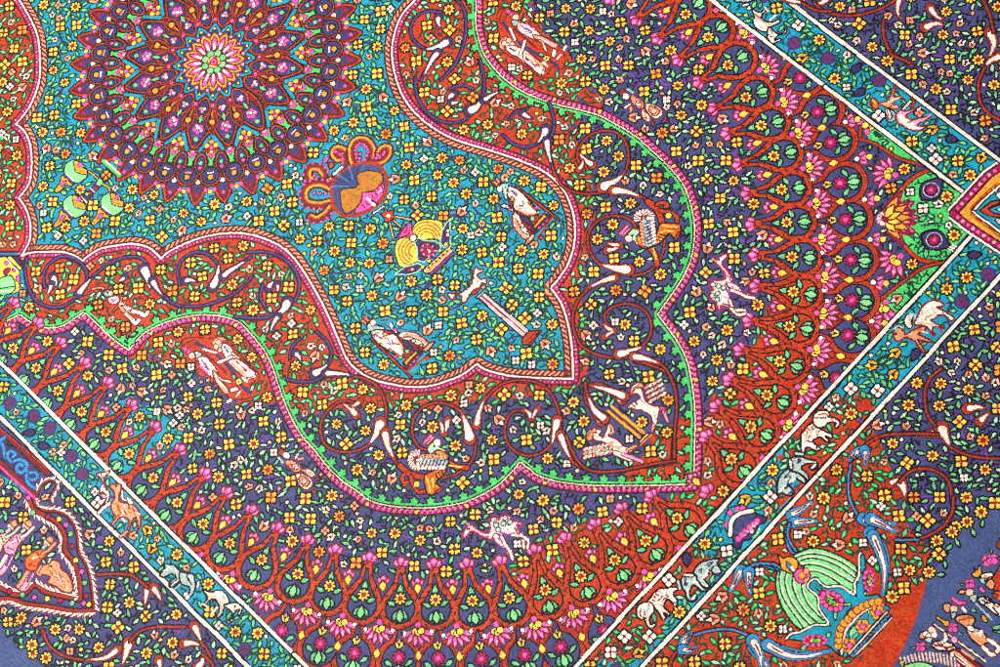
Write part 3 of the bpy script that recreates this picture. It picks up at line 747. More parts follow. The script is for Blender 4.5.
# flasks -------------------------------------------------------------
cur['part'] = motif('flask_cluster', p_field, 'three round green flasks hung on a banded bar')
o = Z(40, 160)
FL = [('l', '370,90 430,110 480,160', 1.4, GO), ('l', '520,200 570,230 590,300', 1.6, GO), ('p', '340,320 470,190 510,215 380,355', MR, 1.2), ('p', '460,205 495,145 530,185 500,225', LG, 1.0), ('p', '385,265 415,280 395,305 365,285', LG, .9), ('s', '420,235 450,265', 1.3, GB), ('s', '440,215 470,245', 1.2, VI), ('s', '345,315 385,355', 2.2, CR), ('s', '360,295 400,335', 1.4, PL), ('d', '330,335', 2.4, WH, .8),
      ('s', '530,10 660,130', 4.2, GR), ('s', '515,25 640,145', 1.2, K), ('s', '545,5 670,120', 1.4, PE)]
draw(FL, o)
for (dx_, dy_, rx, ry) in ((0, 0, 1, 1), (315, -20, .92, .95), (10, -290, .9, .9)):
    def g(s_): return ' '.join('%f,%f' % (dx_ + float(a.split(',')[0]), dy_ + float(a.split(',')[1])) for a in s_.split())
    draw([('b', g('190,370 210,320 270,290 330,310 380,370 385,420 350,460 290,485 230,450 195,410'), LG, 1.3), ('b', g('270,300 310,300 330,340 380,370 375,410 330,405 285,385 275,345'), GO, 1.0), ('s', g('290,330 300,370 350,390'), 1.0, TN), ('d', g('325,330'), 2.2, PK, .6, MR),
          ('b', g('190,410 230,430 275,480 250,510 210,500 165,545 130,565 110,555 120,525 155,480 165,430'), GO, 1.3), ('b', g('195,400 240,430 275,480 255,490 220,450 185,425'), [NV, CR, NV][0], 1.0), ('s', g('205,405 270,465'), 1.4, CR), ('b', g('160,510 185,465 215,470 190,500'), PK, .9, MR)], o)
done()
# side pendant vase ---------------------------------------------------
cur['part'] = motif('pendant_vase', p_field, 'striped blue and yellow vase at the side point of the turquoise shield')
o = (0, 240, 6.6667)
draw([('p', '-60,120 40,110 130,190 130,340 90,360 0,360 -60,360', YE, 1.0), ('b', '20,210 55,185 70,200 40,235', MG, .9), ('b', '105,250 130,235 135,275 110,275', PK, .9), ('d', '95,200 45,155', 2.0, PK, .6), ('b', '-30,280 60,235 95,270 100,330 60,360 -30,360', LG, 1.2), ('s', '0,300 90,280', 1.5, PM), ('s', '0,325 95,310', 1.2, DG), ('s', '0,345 80,335', 1.2, CR),
      ('p', '45,120 70,100 150,190 130,205', YE, 1.2), ('p', '70,100 90,85 160,170 150,190', IN, 1.2), ('p', '-40,75 110,75 130,110 -40,110', IN, 1.0), ('s', '40,120 125,215', 1.0, WH), ('s', '-40,92 120,92', 1.2, TQ)], o)
done()
# winged figures in the scroll (paired across the axis) --------------
PHX = [('l', '250,420 330,490 450,520', 4.5, RD, 1.2), ('l', '285,490 270,530 290,580 310,560', 3, RD), ('l', '340,510 360,580 400,640 450,640', 3, RD), ('d', '390,577', 2.6, YE, .9),
       ('l', '650,390 720,430 810,440', 4.0, RD, 1.2), ('l', '600,525 700,500 760,470', 1.6, BR), ('s', '660,420 760,435', 1.4, YE),
       ('b', '450,520 470,490 540,460 600,430 640,400 640,360 600,330 560,310 560,290 620,300 660,350 650,420 620,490 570,540 550,570 600,600 615,610 540,660 480,660 460,600', OR, 1.3), ('s', '560,310 630,340', 2.0, GO), ('s', '470,520 490,580 500,640', 1.4, YE), ('s', '520,530 530,600', 1.3, YE), ('s', '545,490 570,540', 1.3, K), ('s', '570,475 595,525', 1.3, K), ('s', '595,465 610,500', 1.2, K), ('p', '540,640 600,600 620,605 560,660', RD, 1.0),
       ('b', '420,330 460,320 560,330 640,350 650,400 610,440 520,460 430,460 360,440 320,400 315,340 350,310 390,300', GB, 1.0)]
for i in range(11):
    a = 1.35 + i * .36
    x, y = 390 + 62 * math.cos(a), 375 - 78 * math.sin(a) * .95
    PHX.append(('l', '%f,%f %f,%f' % (390 + 28 * math.cos(a), 375 - 30 * math.sin(a), x, y), 2.7, CR, .8, MR))
for i in range(7):
    x = 440 + i * 30
    PHX += [('s', '%d,380 %d,420' % (x + 6, x - 10), 1.3, IN), ('l', '%d,430 %d,445' % (x, x - 8), 2.6, CR, .6, MR), ('l', '%d,340 %d,352' % (x, x + 8), 2.4, SA, .6, MR)]
PHX += [('b', '480,270 530,220 570,200 590,230 580,265 625,290 620,305 560,290 520,320 495,320', PM, 1.1, MR), ('d', '560,230', 3.0, CR, .8, MR), ('d', '535,262', 1.0, K, 0), ('p', '430,215 490,150 540,185 475,255', CR, 1.3, MR), ('s', '440,222 495,160', 1.7, MR), ('s', '452,235 510,170', 2.0, PK), ('s', '462,245 525,180', 1.6, MR)]
for f in (ident, mir):
    cur['part'] = motif('winged_sphinx', p_band, 'orange winged beast with a crowned head, %s of the two' % ('lower' if f is ident else 'upper'))
    draw(PHX, Z(370, 415), f)
done()
HORSE = [('b', '605,65 650,100 700,60 780,30 760,80 780,110 740,150 740,190 700,230 650,250 620,220 600,150', PL, 1.0), 
         ('b', '500,165 520,130 560,105 600,122 618,185 640,228 700,258 748,262 742,320 728,370 718,412 690,445 668,448 688,400 676,352 655,325 625,312 585,290 560,294 515,278 474,276 518,232 570,205 584,190 565,160 535,158 515,182', CR, 1.2, MR), ('b', '500,140 520,90 560,65 600,70 610,100 560,110 530,130 510,165', SA, .9, MR), ('s', '530,110 570,90', 1.2, BR), ('s', '520,100 560,80', 1.0, CR), ('b', '740,265 790,275 810,330 830,400 800,390 775,330', RS, 1.1, MR), ('s', '760,280 800,300', 1.2, MG), ('s', '700,300 710,370', 1.2, GB), ('s', '545,230 560,255', 1.2, IN), ('p', '670,470 690,430 720,430 690,470', SA, .8, MR)]
for i in range(4):
    for j in range(4):
        x0, y0 = 630 + j * 34 + i * 12, 110 + i * 38 - j * 18
        HORSE.append(('l', '%d,%d %d,%d' % (x0, y0, x0 + 24, y0 - 20), 2.3, [SA, CR, PE, GB][(i * 2 + j) % 4], .6, MR))
HORSE2 = [('b', '370,580 330,560 250,560 190,600 130,640 100,700 200,690 300,680 360,660 390,620', PL, 1.0),
          ('b', '162,502 188,460 236,450 264,470 242,500 275,520 298,470 322,412 352,412 338,470 322,508 372,526 424,562 444,588 500,602 548,582 556,602 505,645 430,656 366,645 340,595 275,560 210,545', CR, 1.2, MR), ('b', '135,520 150,470 200,440 220,460 190,490 190,530 160,550', SA, .9, MR), ('s', '150,500 190,455', 1.1, BR), ('l', '480,625 540,595 550,590', 2.0, SA, .8, MR), ('l', '380,650 450,680 500,700', 3.6, CR, .9, MR), ('l', '440,660 520,690 600,720', 2.6, RS, .9, MR), ('l', '345,430 360,470 340,490', 1.8, SA, .8, MR), ('s', '405,600 440,600', 1.1, GB), ('d', '215,480', .9, K, 0)]
for i in range(3):
    for j in range(7):
        x0, y0 = 345 - j * 34, 570 + i * 32 + j * 7
        HORSE2.append(('l', '%d,%d %d,%d' % (x0, y0, x0 - 20, y0 + 14), 2.3, [SA, CR, PE, GB][(i * 2 + j) % 4], .6, MR))
cur['part'] = motif('winged_horse', p_band, 'upper white winged horse rearing beside the gold column'); draw(HORSE, Z(570, 375))
cur['part'] = motif('winged_horse', p_band, 'lower white winged horse rearing beside the gold column'); draw(HORSE2, Z(570, 375))
cur['part'] = motif('striped_column', p_band, 'gold and dark striped column at the tip of the shield')
draw([('p', '310,310 350,255 625,490 580,540', MR, 1.3), ('s', '318,300 585,525', 2.6, GO), ('s', '348,265 618,485', 2.6, GO), ('s', '333,283 602,507', 1.0, IN), ('p', '580,545 640,485 700,490 585,605 575,580', SA, 1.2), ('s', '580,575 670,490', 1.3, MR), ('s', '585,598 705,490', 1.5, BR), ('s', '590,555 645,495', 1.0, CR)], Z(570, 375))
done()
# small walking man in the red band -----------------------------------
MAN = [('l', '105,160 150,150 200,155', 1.6, SA), ('b', '195,190 220,165 260,175 285,200 270,220 230,225 205,215', GB, .9), ('d', '255,195', 2.2, PE, .6), ('b', '230,240 280,215 320,225 330,260 290,285 255,285', CR, 1.0, MR), ('s', '260,245 290,260 310,240', 1.5, PK), ('l', '350,240 380,235', 2.4, SA), ('l', '275,345 330,285 350,230', 1.0, SA), ('l', '330,290 360,340 400,360 430,330', 2.6, SA, .9, MR), ('l', '340,280 390,310 430,330', 2.6, CR, .9, MR), ('p', '350,290 390,300 420,330 390,350', CR, .8, MR), ('l', '385,365 430,410 460,445 490,420', 3.4, CR, 1.0, MR), ('l', '440,345 500,360 535,380 565,355', 3.4, CR, 1.0, MR), ('s', '400,370 440,420', 1.2, SA)]
for f in (ident, mir):
    cur['part'] = motif('walking_man', p_band, 'small pale walking man with a staff in the red band'); draw(MAN, Z(80, 270), f)
done()
# camels, kneeling figures and standing pairs of the outer field -------
CAMEL = [('b', '105,310 120,255 145,225 135,195 160,215 180,205 210,235 260,265 320,275 335,230 330,170 360,135 395,150 410,165 430,130 460,120 500,140 520,175 570,180 605,205 600,215 560,205 570,250 600,290 640,330 660,400 640,390 615,340 590,310 520,290 490,290 430,300 400,290 340,330 310,320 250,295 190,260 150,290 130,310', CR, 1.5, MG),
         ('l', '380,300 410,350 470,390 500,450', 3.4, CR, 1.2, MG), ('l', '430,310 460,370 500,430 520,490', 2.4, CR, 1.0, MR), ('l', '520,290 600,310 615,400', 2.2, CR, 1.0, MR), ('l', '590,290 650,340 645,400', 2.2, CR, 1.0, MR), ('s', '420,270 470,290', 1.8, VI), ('s', '480,240 500,280', 1.6, RS), ('s', '540,230 560,270', 1.5, MG), ('s', '400,320 440,350', 1.3, PK), ('s', '200,240 300,300', 1.1, RS), ('d', '155,240', 1.0, K, 0),
         ('d', '365,165 460,150 385,210 445,195 500,185 403,248', 1.9, GB, .8), ('d', '365,165 460,150 385,210 445,195 500,185 403,248', .8, CR, .0), ('s', '440,275 470,300', 1.3, VI), ('s', '140,190 165,215', 1.3, SA)]
KNEEL = [('b', '105,110 130,75 160,85 200,120 210,150 175,155 130,130', BR, 1.0), ('b', '150,110 190,100 210,135 190,160 150,140', CR, .8), ('s', '115,150 150,190', 2.0, GB), ('b', '165,185 210,165 265,190 300,230 285,265 240,265 200,225', SA, 1.0, MR), ('b', '225,215 260,200 280,235 245,250', CR, .8, MR), ('s', '250,220 245,240', 1.0, MR), ('b', '255,290 310,280 380,320 400,370 350,420 290,380', CR, 1.2, MR), ('b', '285,310 330,305 375,350 345,390 300,365', SA, .9, MR), ('d', '330,345', 2.2, PE, .6, MR), ('b', '300,250 360,240 410,270 420,300 380,310 330,275', CR, 1.0, MR), ('s', '320,255 400,290', 1.5, SA), ('p', '410,330 450,305 470,320 430,345', BR, .9), ('p', '380,430 420,410 435,430 400,450', BR, .9), ('l', '255,150 275,115', 1.7, CR, .8, MR), ('l', '280,160 315,155', 2.0, SA, .8, MR)]
PAIR = [('b', '20,90 120,60 260,70 340,40 420,110 520,230 660,370 610,440 560,480 590,560 480,580 400,560 310,420 180,330 130,200 40,180', RD, .8),
        ('s', '120,100 300,200 420,330 540,490 590,520', 3.0, IN), ('s', '200,190 380,350', 2.2, MR),
        ('b', '60,160 140,100 110,80 20,130 10,170', BR, .7), ('d', '45,160 70,185', 2.0, PK, .4), ('b', '265,100 310,60 360,60 390,100 350,95 300,120 270,130', SA, .9, MR), ('d', '300,140 340,165 320,100', 2.2, PE, .7, MR), ('d', '345,130', 2.0, CR, .7, MR),
        ('b', '342,150 372,108 430,148 452,192 520,250 585,310 645,365 602,404 545,412 500,372 430,312 378,232', CR, 1.0, MR), ('s', '370,140 400,180', 1.4, IN), ('l', '195,160 260,180 300,190', 2.0, CR, .8, MR), ('l', '320,270 400,240 430,220', 2.4, CR, .8, MR), ('b', '400,260 480,240 560,300 630,360 600,390 550,400 520,380 450,320', CR, 1.0, MR), ('s', '430,270 540,390', 1.5, SA), ('s', '470,260 580,370', 1.4, MR), ('s', '500,330 560,390', 1.2, SA), ('s', '520,400 560,430', 2.2, CR), ('s', '560,350 620,390', 2.0, CR), ('s', '500,290 560,330', 1.3, RS),
        ('d', '100,215', 3.0, PE, .8, MR), ('b', '120,180 170,185 180,210 140,260 130,220', GB, .9), ('b', '148,238 210,222 262,270 304,330 352,420 402,500 382,548 330,492 270,402 200,352', CR, 1.0, MR), ('s', '180,250 230,320', 1.5, PK), ('s', '205,275 240,335', 1.4, VI), ('s', '165,300 230,360', 1.6, PK), ('b', '270,340 310,360 340,420 400,490 380,540 330,480 290,420', SA, 1.0, MR), ('s', '300,380 380,500', 1.6, CR), ('b', '310,340 340,400 420,420 430,445 360,430 320,400', CR, .9, MR), ('b', '410,490 470,475 490,500 430,520', CR, .9, MR), ('b', '380,600 420,565 440,580 400,615', CR, .9, MR), ('s', '470,550 500,520', 2.2, CR), ('s', '300,420 400,520', 1.2, GB), ('p', '430,380 460,370 470,405 445,410', MI, .8), ('d', '490,430', 2.8, YE, .9), ('d', '490,430', 1.0, MR, 0)]
for f, w_ in ((ident, 'lower'), (mir, 'upper')):
    cur['part'] = motif('spotted_camel', p_outer, 'pink white spotted camel, %s of the two' % w_); draw(CAMEL, Z(450, 500), f)
    cur['part'] = motif('kneeling_figure', p_outer, 'kneeling man with a round jar, %s of the two' % w_); draw(KNEEL, Z(265, 440), f)
    cur['part'] = motif('standing_pair', p_outer, 'two standing figures in pale robes on a red ground, %s of the two pairs' % w_); draw(PAIR, Z(180, 330), f)
done()

# ------------------------------------------------------------------ animals of the guard border
EL1 = [('b', '338,290 392,222 440,185 492,188 502,235 548,265 604,290 592,318 548,304 584,348 548,348 500,310 466,322 438,346 474,380 502,412 470,424 420,404 388,398 374,424 356,448 338,400 342,330', CR, 1.5, K),
       ('b', '443,140 480,93 557,90 584,125 568,143 605,147 648,163 668,190 646,232 620,220 633,194 600,185 562,196 528,228 480,230 443,198', CR, 1.4, K), ('s', '490,125 540,115 570,135', 1.1, BR), ('s', '510,150 545,150', 1.3, IN), ('s', '395,235 410,250', 1.4, BR), ('s', '380,255 395,275', 1.4, BR), ('s', '430,225 440,245', 1.4, BR), ('s', '360,280 385,300', 1.3, RS), ('s', '395,340 420,350', 1.3, MR), ('s', '470,250 480,280', 1.2, PE), ('p', '465,400 480,380 510,405 490,415', GB, .8), ('p', '570,320 590,330 570,345', IN, .6)]
EL2 = [('b', '526,185 558,133 618,92 690,77 748,75 728,112 758,170 746,204 700,198 662,170 652,204 612,228 654,286 672,314 620,314 588,290 546,270 516,232', GB, 1.5), ('b', '428,240 464,198 540,202 560,245 574,270 614,310 644,338 600,344 548,304 526,294 508,322 498,360 508,394 530,402 526,363 558,376 550,422 508,434 474,404 462,360 437,316 428,275', GB, 1.5), ('b', '440,215 460,195 530,200 530,225 480,225', CR, .9), ('s', '690,140 680,160', 1.8, IN), ('s', '610,230 655,185', 2.2, CR), ('s', '640,205 660,185', 1.0, K), ('s', '590,150 575,180', 1.0, K), ('s', '600,150 590,190', .9, K), ('d', '465,285', 1.6, IN, .2), ('s', '480,320 485,380', 1.3, CR), ('p', '700,200 750,190 745,215 715,220', IN, .8), ('l', '400,260 415,320', 2.0, GB), ('l', '540,380 520,410', 1.8, WH)]
EL3 = [('b', '165,205 210,150 190,125 240,118 290,130 340,180 360,215 340,260 300,300 260,310 240,290 270,250 300,225 260,200 220,220 190,225', GB, 1.4), ('s', '250,290 310,240', 1.2, K), ('s', '270,310 340,250', 1.2, K), ('s', '285,330 350,270', 1.3, GB), ('s', '195,175 230,160', 1.0, WH), ('b', '330,188 390,193 448,203 452,245 464,280 453,347 420,395 388,408 358,390 360,358 400,372 416,332 404,304 374,298 338,270', GB, 1.3), ('s', '400,230 430,290', 1.1, IN), ('d', '380,370 395,395', 2.0, WH, .6), ('l', '480,310 490,270', 1.8, WH), ('d', '405,250', 1.2, K, 0),
       ]
EL4 = [('b', '520,335 600,350 650,335 700,350 740,410 740,450 700,490 680,540 650,570 640,550 660,490 640,430 610,410 570,430 535,470 520,460 560,410 550,375', PE, 1.4), ('b', '620,345 690,350 730,400 735,440 690,440 640,400', CR, .1), ('s', '690,385 710,410', 1.5, SA), ('s', '640,480 600,530', 1.8, CR), ('b', '700,462 765,440 805,440 850,470 850,500 830,550 815,535 830,500 800,510 780,545 775,590 740,610 720,600 760,580 770,530 745,500', CR, 1.3), ('s', '790,480 800,500', 1.2, SA), ('s', '520,450 560,470', 1.8, PE), ('d', '790,470', .9, K, 0), ('s', '700,590 760,630 800,600', 1.6, IN)]
BEAST = [('b', '175,125 200,105 255,100 290,90 280,115 250,140 240,180 260,240 290,270 280,340 250,370 260,300 230,270 210,280 205,240 225,200 215,150', CR, 1.3, MR), ('l', '290,360 240,400 200,440', 2.6, CR, 1.0, MR), ('p', '210,270 250,290 270,320 230,320', RS, .8, MR), ('s', '230,180 250,230', 1.3, VI), ('s', '245,330 215,350', 1.6, CR), ('s', '250,90 290,130', 1.4, SA),
         ('b', '285,220 320,200 380,205 385,240 370,290 370,340 420,360 480,370 530,420 550,480 545,550 525,585 520,530 500,480 470,530 450,600 440,650 430,600 450,530 440,490 380,480 340,520 305,550 310,520 340,480 310,430 300,370 330,320 320,260', SA, 1.5, MR), ('l', '430,600 380,640', 2.0, SA, .9, MR), ('d', '345,218', 1.1, K, 0), ('b', '385,260 400,250 410,320 440,330 430,345 390,330', CR, .8, MR), ('b', '430,310 460,320 490,360 450,370', CR, .8, MR), ('s', '350,380 380,440 340,480', 1.4, BR), ('s', '480,400 500,450', 1.3, BR), ('s', '390,490 420,515', 1.8, CR), ('s', '500,440 540,450', 1.3, PE), ('s', '400,380 440,440', 1.2, PE)]
GOATS = [('b', '85,170 110,150 140,175 160,200 140,240 110,235 90,210', OR, 1.2, MR), ('b', '150,195 220,175 250,140 280,50 295,60 280,140 330,135 360,150 310,160 270,200 310,210 330,235 280,245 240,235 190,215', SA, 1.2, MR), ('l', '430,150 450,190 430,230', 1.4, BR), ('l', '360,240 400,200 420,180', 2.0, PE), ('d', '100,200', 1.2, MR, .2), ('s', '240,190 320,150', 1.4, PE),
         ('b', '215,245 250,235 290,275 300,310 280,345 240,350 210,310', GB, 1.0), ('b', '210,250 240,240 265,300 250,330 225,310', CR, .9), ('b', '300,290 340,250 370,260 420,250 500,215 440,260 380,300 440,330 530,310 590,300 560,330 510,350 480,380 560,390 530,405 480,425 420,415 350,380 310,350', RS, 1.3, MR), ('b', '310,310 350,290 380,320 440,350 470,390 530,398 450,415 380,390', CR, .1), ('s', '380,310 420,330', 1.6, BR), ('s', '400,355 440,340', 1.4, BR), ('s', '480,250 500,235', 1.3, CR), ('s', '520,340 590,290', 1.5, RS), ('s', '545,270 600,270', 1.3, IN)]
OXEN = [('b', '195,440 215,400 255,400 280,430 300,455 350,420 430,390 470,380 450,430 400,445 460,480 530,520 450,510 400,500 440,560 460,605 440,600 400,550 370,510 300,480 250,510 210,500', SA, 1.5, MR), ('b', '370,370 400,290 440,220 500,175 570,175 615,205 600,220 560,230 620,260 680,300 705,325 670,345 640,310 580,290 540,320 510,340 560,370 620,395 600,400 540,390 520,420 545,460 520,455 480,400 440,380', CR, 1.5, MR), ('b', '285,330 310,290 345,280 370,300 350,330 350,390 320,405 290,370', CR, 1.1), ('s', '335,285 370,290 375,320', 1.8, GB), ('l', '200,410 230,385 280,400', 1.6, GB, .7), ('s', '400,360 520,370', 1.3, SA), ('s', '530,260 545,300', 1.4, PE), ('s', '600,270 670,340', 1.0, IN), ('s', '430,430 480,440', 1.4, PE), ('d', '215,450', 1.4, MR, 0), ('s', '560,390 600,420 580,450', 1.3, BR), ('s', '330,320 340,370', 1.2, SA), ('s', '470,250 500,290', 1.3, PE)]
GUARD = [('elephant', EL1, (760, 400), 'cream elephant on red in the end border', 1), ('elephant', EL2, (630, 550), 'grey elephant on red in the end border', 1), ('elephant', EL3, (140, 550), 'grey elephant walking in the turquoise side border', 1),
         ('elephant', EL4, (140, 550), 'peach and cream elephant walking in the turquoise side border', 1), ('leaping_beast', BEAST, (75, 460), 'orange beast and white beast leaping together in the left side border', 1), ('goat_pair', GOATS, (860, 80), 'orange goat and pale goat lying in the right side border', 1), ('ox_pair', OXEN, (870, 280), 'cream ox and orange ox in the end border', 1)]
for nm, items, (ox, oy), lab, mm in GUARD:
    for f in (ident, mir):
        cur['part'] = motif(nm, p_guard, ('%s, ' % lab) + ('one half' if 0 else 'towards the bottom' if (f is ident) == (items in (EL2, EL3, EL4, BEAST)) else 'towards the right'))
        draw(items, Z(ox, oy), f)
cur['part'] = motif('round_shell', p_guard, 'dark blue round shell with pink frills and a white rim')
draw([('b', '40,320 70,240 150,215 230,230 280,265 330,290 390,310 370,360 320,380 300,460 240,500 190,510 170,570 120,560 110,490 70,450 40,400', IN, 1.2), ('b', '40,320 70,240 150,220 230,230 270,255 180,270 110,320 90,450 60,430 40,390', TQ, 1.0), ('d', '85,275 60,370 150,245 190,240', 2.4, PK, .7, MR), ('b', '110,450 120,360 180,290 280,275 300,300 250,370 180,450', NV, 1.0),
      ('l', '85,460 95,350 140,295 200,270 270,258', 3.4, CR, 1.0), ('p', '250,420 280,410 285,440 255,455', WH, .7), ('s', '280,480 310,450 325,410', 1.8, LG)], Z(720, 480))
for i in range(6): draw([('d', '%d,%d' % (155 + i * 31, 482 - i * 30 + abs(i - 2.5) * 4), 2.3, PK, .7, MG), ('d', '%d,%d' % (185 + i * 24, 420 - i * 22 + 50), 1.5, RS, .3, MG)], Z(720, 480))
done()

# ------------------------------------------------------------------ main border: pedestal vase, scrolls, cartouche, people
cur['part'] = p_main
for f in (ident, mir):
    R1, R4, R5, R8 = (750, 0, 4), (750, 334, 4), (0, 500, 4), (750, 500, 4)
    for o, s_, w_ in ((R1, '600,-20 590,40 600,75', 5), (R1, '700,110 740,95 775,100', 6), (R1, '720,30 740,60 770,80', 5), (R1, '960,130 975,180 950,240', 7), (R1, '1000,225 960,245 935,275', 6), (R4, '745,395 700,400 650,400', 5), (R4, '765,375 785,420 800,450', 9), (R4, '870,300 905,292 940,298', 6), (R4, '920,350 940,330 955,315', 5), (R4, '600,590 615,620 620,655', 7), (R4, '560,600 575,590 590,580', 4),
                     (R5, '590,350 585,380 580,420', 5.5), (R5, '612,350 630,375 645,405', 5), (R5, '515,570 505,610 490,660', 8), (R5, '470,600 420,632 350,640', 5), (R5, '775,505 790,530 805,570', 6), (R5, '735,575 765,572 800,580', 5.5), (R5, '635,640 640,660 640,680', 5), (R1, '310,-10 290,10 260,15', 6)):
        flame(px(*o, s_), w_ * .85, f, BR, CR, 2.1)
    for o, s_ in ((R1, '260,15 300,45 370,62 440,58 520,35 580,0'), (R1, '535,80 535,140 560,200 620,245 650,262'), (R1, '930,-10 960,60 975,130'), (R1, '940,270 915,330 920,400 950,450 1000,480'), (R1, '560,210 580,225 640,250'), (R4, '440,470 480,430 540,405 640,398 750,400'), (R4, '805,455 860,480 930,495 1010,498'), (R4, '765,140 720,180 700,240 710,320 740,365'), (R4, '600,590 640,550 700,538 760,555 800,600 810,680'),
                  (R5, '390,298 450,295 520,300 560,325 590,350'), (R5, '170,520 200,585 260,625 330,640'), (R5, '520,565 560,525 630,508 740,508'), (R5, '805,570 840,620 850,680'), (R8, '815,-10 810,50 770,110 700,150 650,160')):
        scroll(px(*o, s_), f, BR, 2.4)
    for o, s_ in ((R4, '405,520 395,580 400,660 440,740'), (R4, '480,460 440,480 410,500'), (R8, '165,80 145,130 160,185 190,215'), (R8, '0,270 50,258 110,280'), (R8, '585,160 640,158 675,158'), ((720, 480, 8.3333), '580,350 555,420 560,500 580,570 605,605')):
        scroll(px(*o, s_), f, BL, 2.2)
    for o, s_, w_ in ((R4, '440,470 415,480 395,505', 5.5), (R4, '458,465 465,490 462,520', 5.5), (R8, '455,75 510,95 580,95', 10), (R8, '480,130 530,200 545,270 535,360', 9), (R8, '165,60 200,40 245,10', 6), (R8, '175,90 220,85 265,85', 6.5), (R8, '15,590 50,640 80,680', 9), (R8, '85,590 160,610 240,618 330,600', 8)):
        flame(px(*o, s_), w_ * .55, f, BL, CR, 2.7, 1.4); stroke(resample(spl(f(px(*o, s_))), 2)[2:8], 1.3, MR)
done()
cur['part'] = motif('pedestal_vase', p_main, 'large green ribbed fan vase on a blue and gold pedestal in the end border')
o = (760, 540, 6.064)
draw([('b', '200,100 250,70 320,48 400,62 480,95 545,130 585,165 578,230 572,320 490,300 430,280 385,275 340,225 300,240 270,170 230,140', LG, 1.4), ('b', '95,230 110,190 130,180 170,190 220,190 260,230 290,270 320,300 345,340 355,420 405,500 340,510 300,525 240,540 180,480 130,400 100,310', LG, 1.4)], o)
for k, s_ in enumerate(('215,110 300,85 400,98 500,140 578,195', '235,130 310,110 400,128 490,170 570,230', '250,155 320,150 410,175 490,220 560,262', '290,190 350,195 420,225 490,270', '125,190 115,240 135,340 190,430 262,530', '160,195 150,260 180,360 240,450 300,515', '205,195 195,270 225,360 280,440 345,500', '250,240 255,310 290,390 385,490')):
    draw([('s', s_, 1.1, K), ], o); q = off(spl(px(*o, s_)), 1.4); stroke(q, .9, CR)
draw([('b', '105,85 140,110 180,100 225,120 230,160 205,200 175,200 130,175 120,130', GO, 1.2), ('b', '160,130 185,150 205,185 190,190 165,165', BL, .9), ('s', '190,165 205,185', 1.6, WH), ('b', '215,190 250,175 300,190 300,240 260,265 220,250 205,215', PK, 1.1, MR), ('d', '255,215', 2.8, GO, .7, MR), ('d', '280,190 285,245', 2.3, SA, .6, MR),
      ('p', '335,230 390,280 490,275 585,345 580,300 600,220 600,120 620,80 635,100 640,170 620,200 640,340 720,330 745,370 640,380 540,420 490,500 470,600 480,700 410,640 240,610 160,600 190,575 250,560 330,520 410,510 430,520 355,430 345,350 285,285', TQ, 1.3),
      ('l', '610,80 600,110 600,215 575,260 570,330 490,282 395,282 335,235 288,282 350,345 360,420 415,510 330,515 250,555 190,570 160,598', 1.5, CR, .9),
      ('b', '360,310 430,310 500,345 510,400 480,435 420,430 380,385', MG, .8, MR), ('b', '385,330 430,340 480,390 470,400 420,390', YE, 1.0, MR), ('b', '400,345 430,355 465,385 430,385', GR, .8)], o)
for a in np.linspace(0, 6.28, 13)[:-1]:
    draw([('d', '%f,%f' % (436 + 60 * math.cos(a) - 8 * math.sin(a), 370 + 46 * math.sin(a) + 22 * math.cos(a)), 2.0, PK, .7, MR)], o)
for (cx_, cy_, rx, ry) in ((660, 245, 30, 62), (330, 610, 72, 30)):
    draw([('b', ' '.join('%f,%f' % (cx_ + rx * math.cos(a), cy_ + ry * math.sin(a)) for a in np.linspace(0, 6.28, 11)[:-1]), MG, .9, MR), ('b', ' '.join('%f,%f' % (cx_ + 6 + rx * .5 * math.cos(a), cy_ + ry * .6 * math.sin(a)) for a in np.linspace(0, 6.28, 9)[:-1]), YE, .8, MR), ('b', ' '.join('%f,%f' % (cx_ + 6 + rx * .25 * math.cos(a), cy_ + ry * .4 * math.sin(a)) for a in np.linspace(0, 6.28, 9)[:-1]), GR, .5)], o)
    for a in np.linspace(0, 6.28, 12)[:-1]: draw([('d', '%f,%f' % (cx_ + rx * .92 * math.cos(a), cy_ + ry * .95 * math.sin(a)), 1.5, PK, .5, MR)], o)
draw([('p', '350,280 335,290 360,310 375,300', GR, .9), ('p', '505,385 550,380 555,400 510,400', LG, .9), ('p', '445,440 470,440 460,490 445,470', LG, .9), ('p', '625,320 655,310 640,340', LG, .8), ('p', '400,570 430,555 430,590 405,590', LG, .8),
      ('b', '490,700 500,600 520,540 580,460 650,410 745,390 780,440 600,640 560,700', TQ, 1.2), ('b', '540,560 590,500 640,480 660,520 600,570 560,620', LG, .9), ('s', '560,590 620,520 650,490', 1.6, TQ), ('p', '650,430 680,420 690,450 660,460', LG, .7),
      ('l', '495,690 505,600 530,535 590,465 660,415 745,397', 2.0, CR, .9)], o)
draw([('d', '475,640 475,605 480,570 490,535 510,505 535,480 560,450 590,425 620,405 652,390 685,380 718,375', 3.0, GO, .9, MR)], o)
for (cx_, cy_) in ((625, 525), (715, 440), (545, 640)):
    draw([('d', ' '.join('%f,%f' % (cx_ + 26 * math.cos(a), cy_ + 26 * math.sin(a)) for a in np.linspace(0, 6.28, 7)[:-1]), 2.6, GO, .9, MR), ('d', '%d,%d' % (cx_, cy_), 2.4, PK, .6, MR)], o)
draw([('p', '765,430 800,470 620,660 570,720 530,700', BL, 1.4), ('l', '770,435 540,690', 1.4, PE, .9), ('l', '798,472 590,690', 1.4, PE, .9), ('s', '785,455 560,690', 1.8, IN)], o)
for i in range(12): draw([('d', '%f,%f' % (778 - i * 18, 463 + i * 19), 1.0, BL, .2)], o)
done()
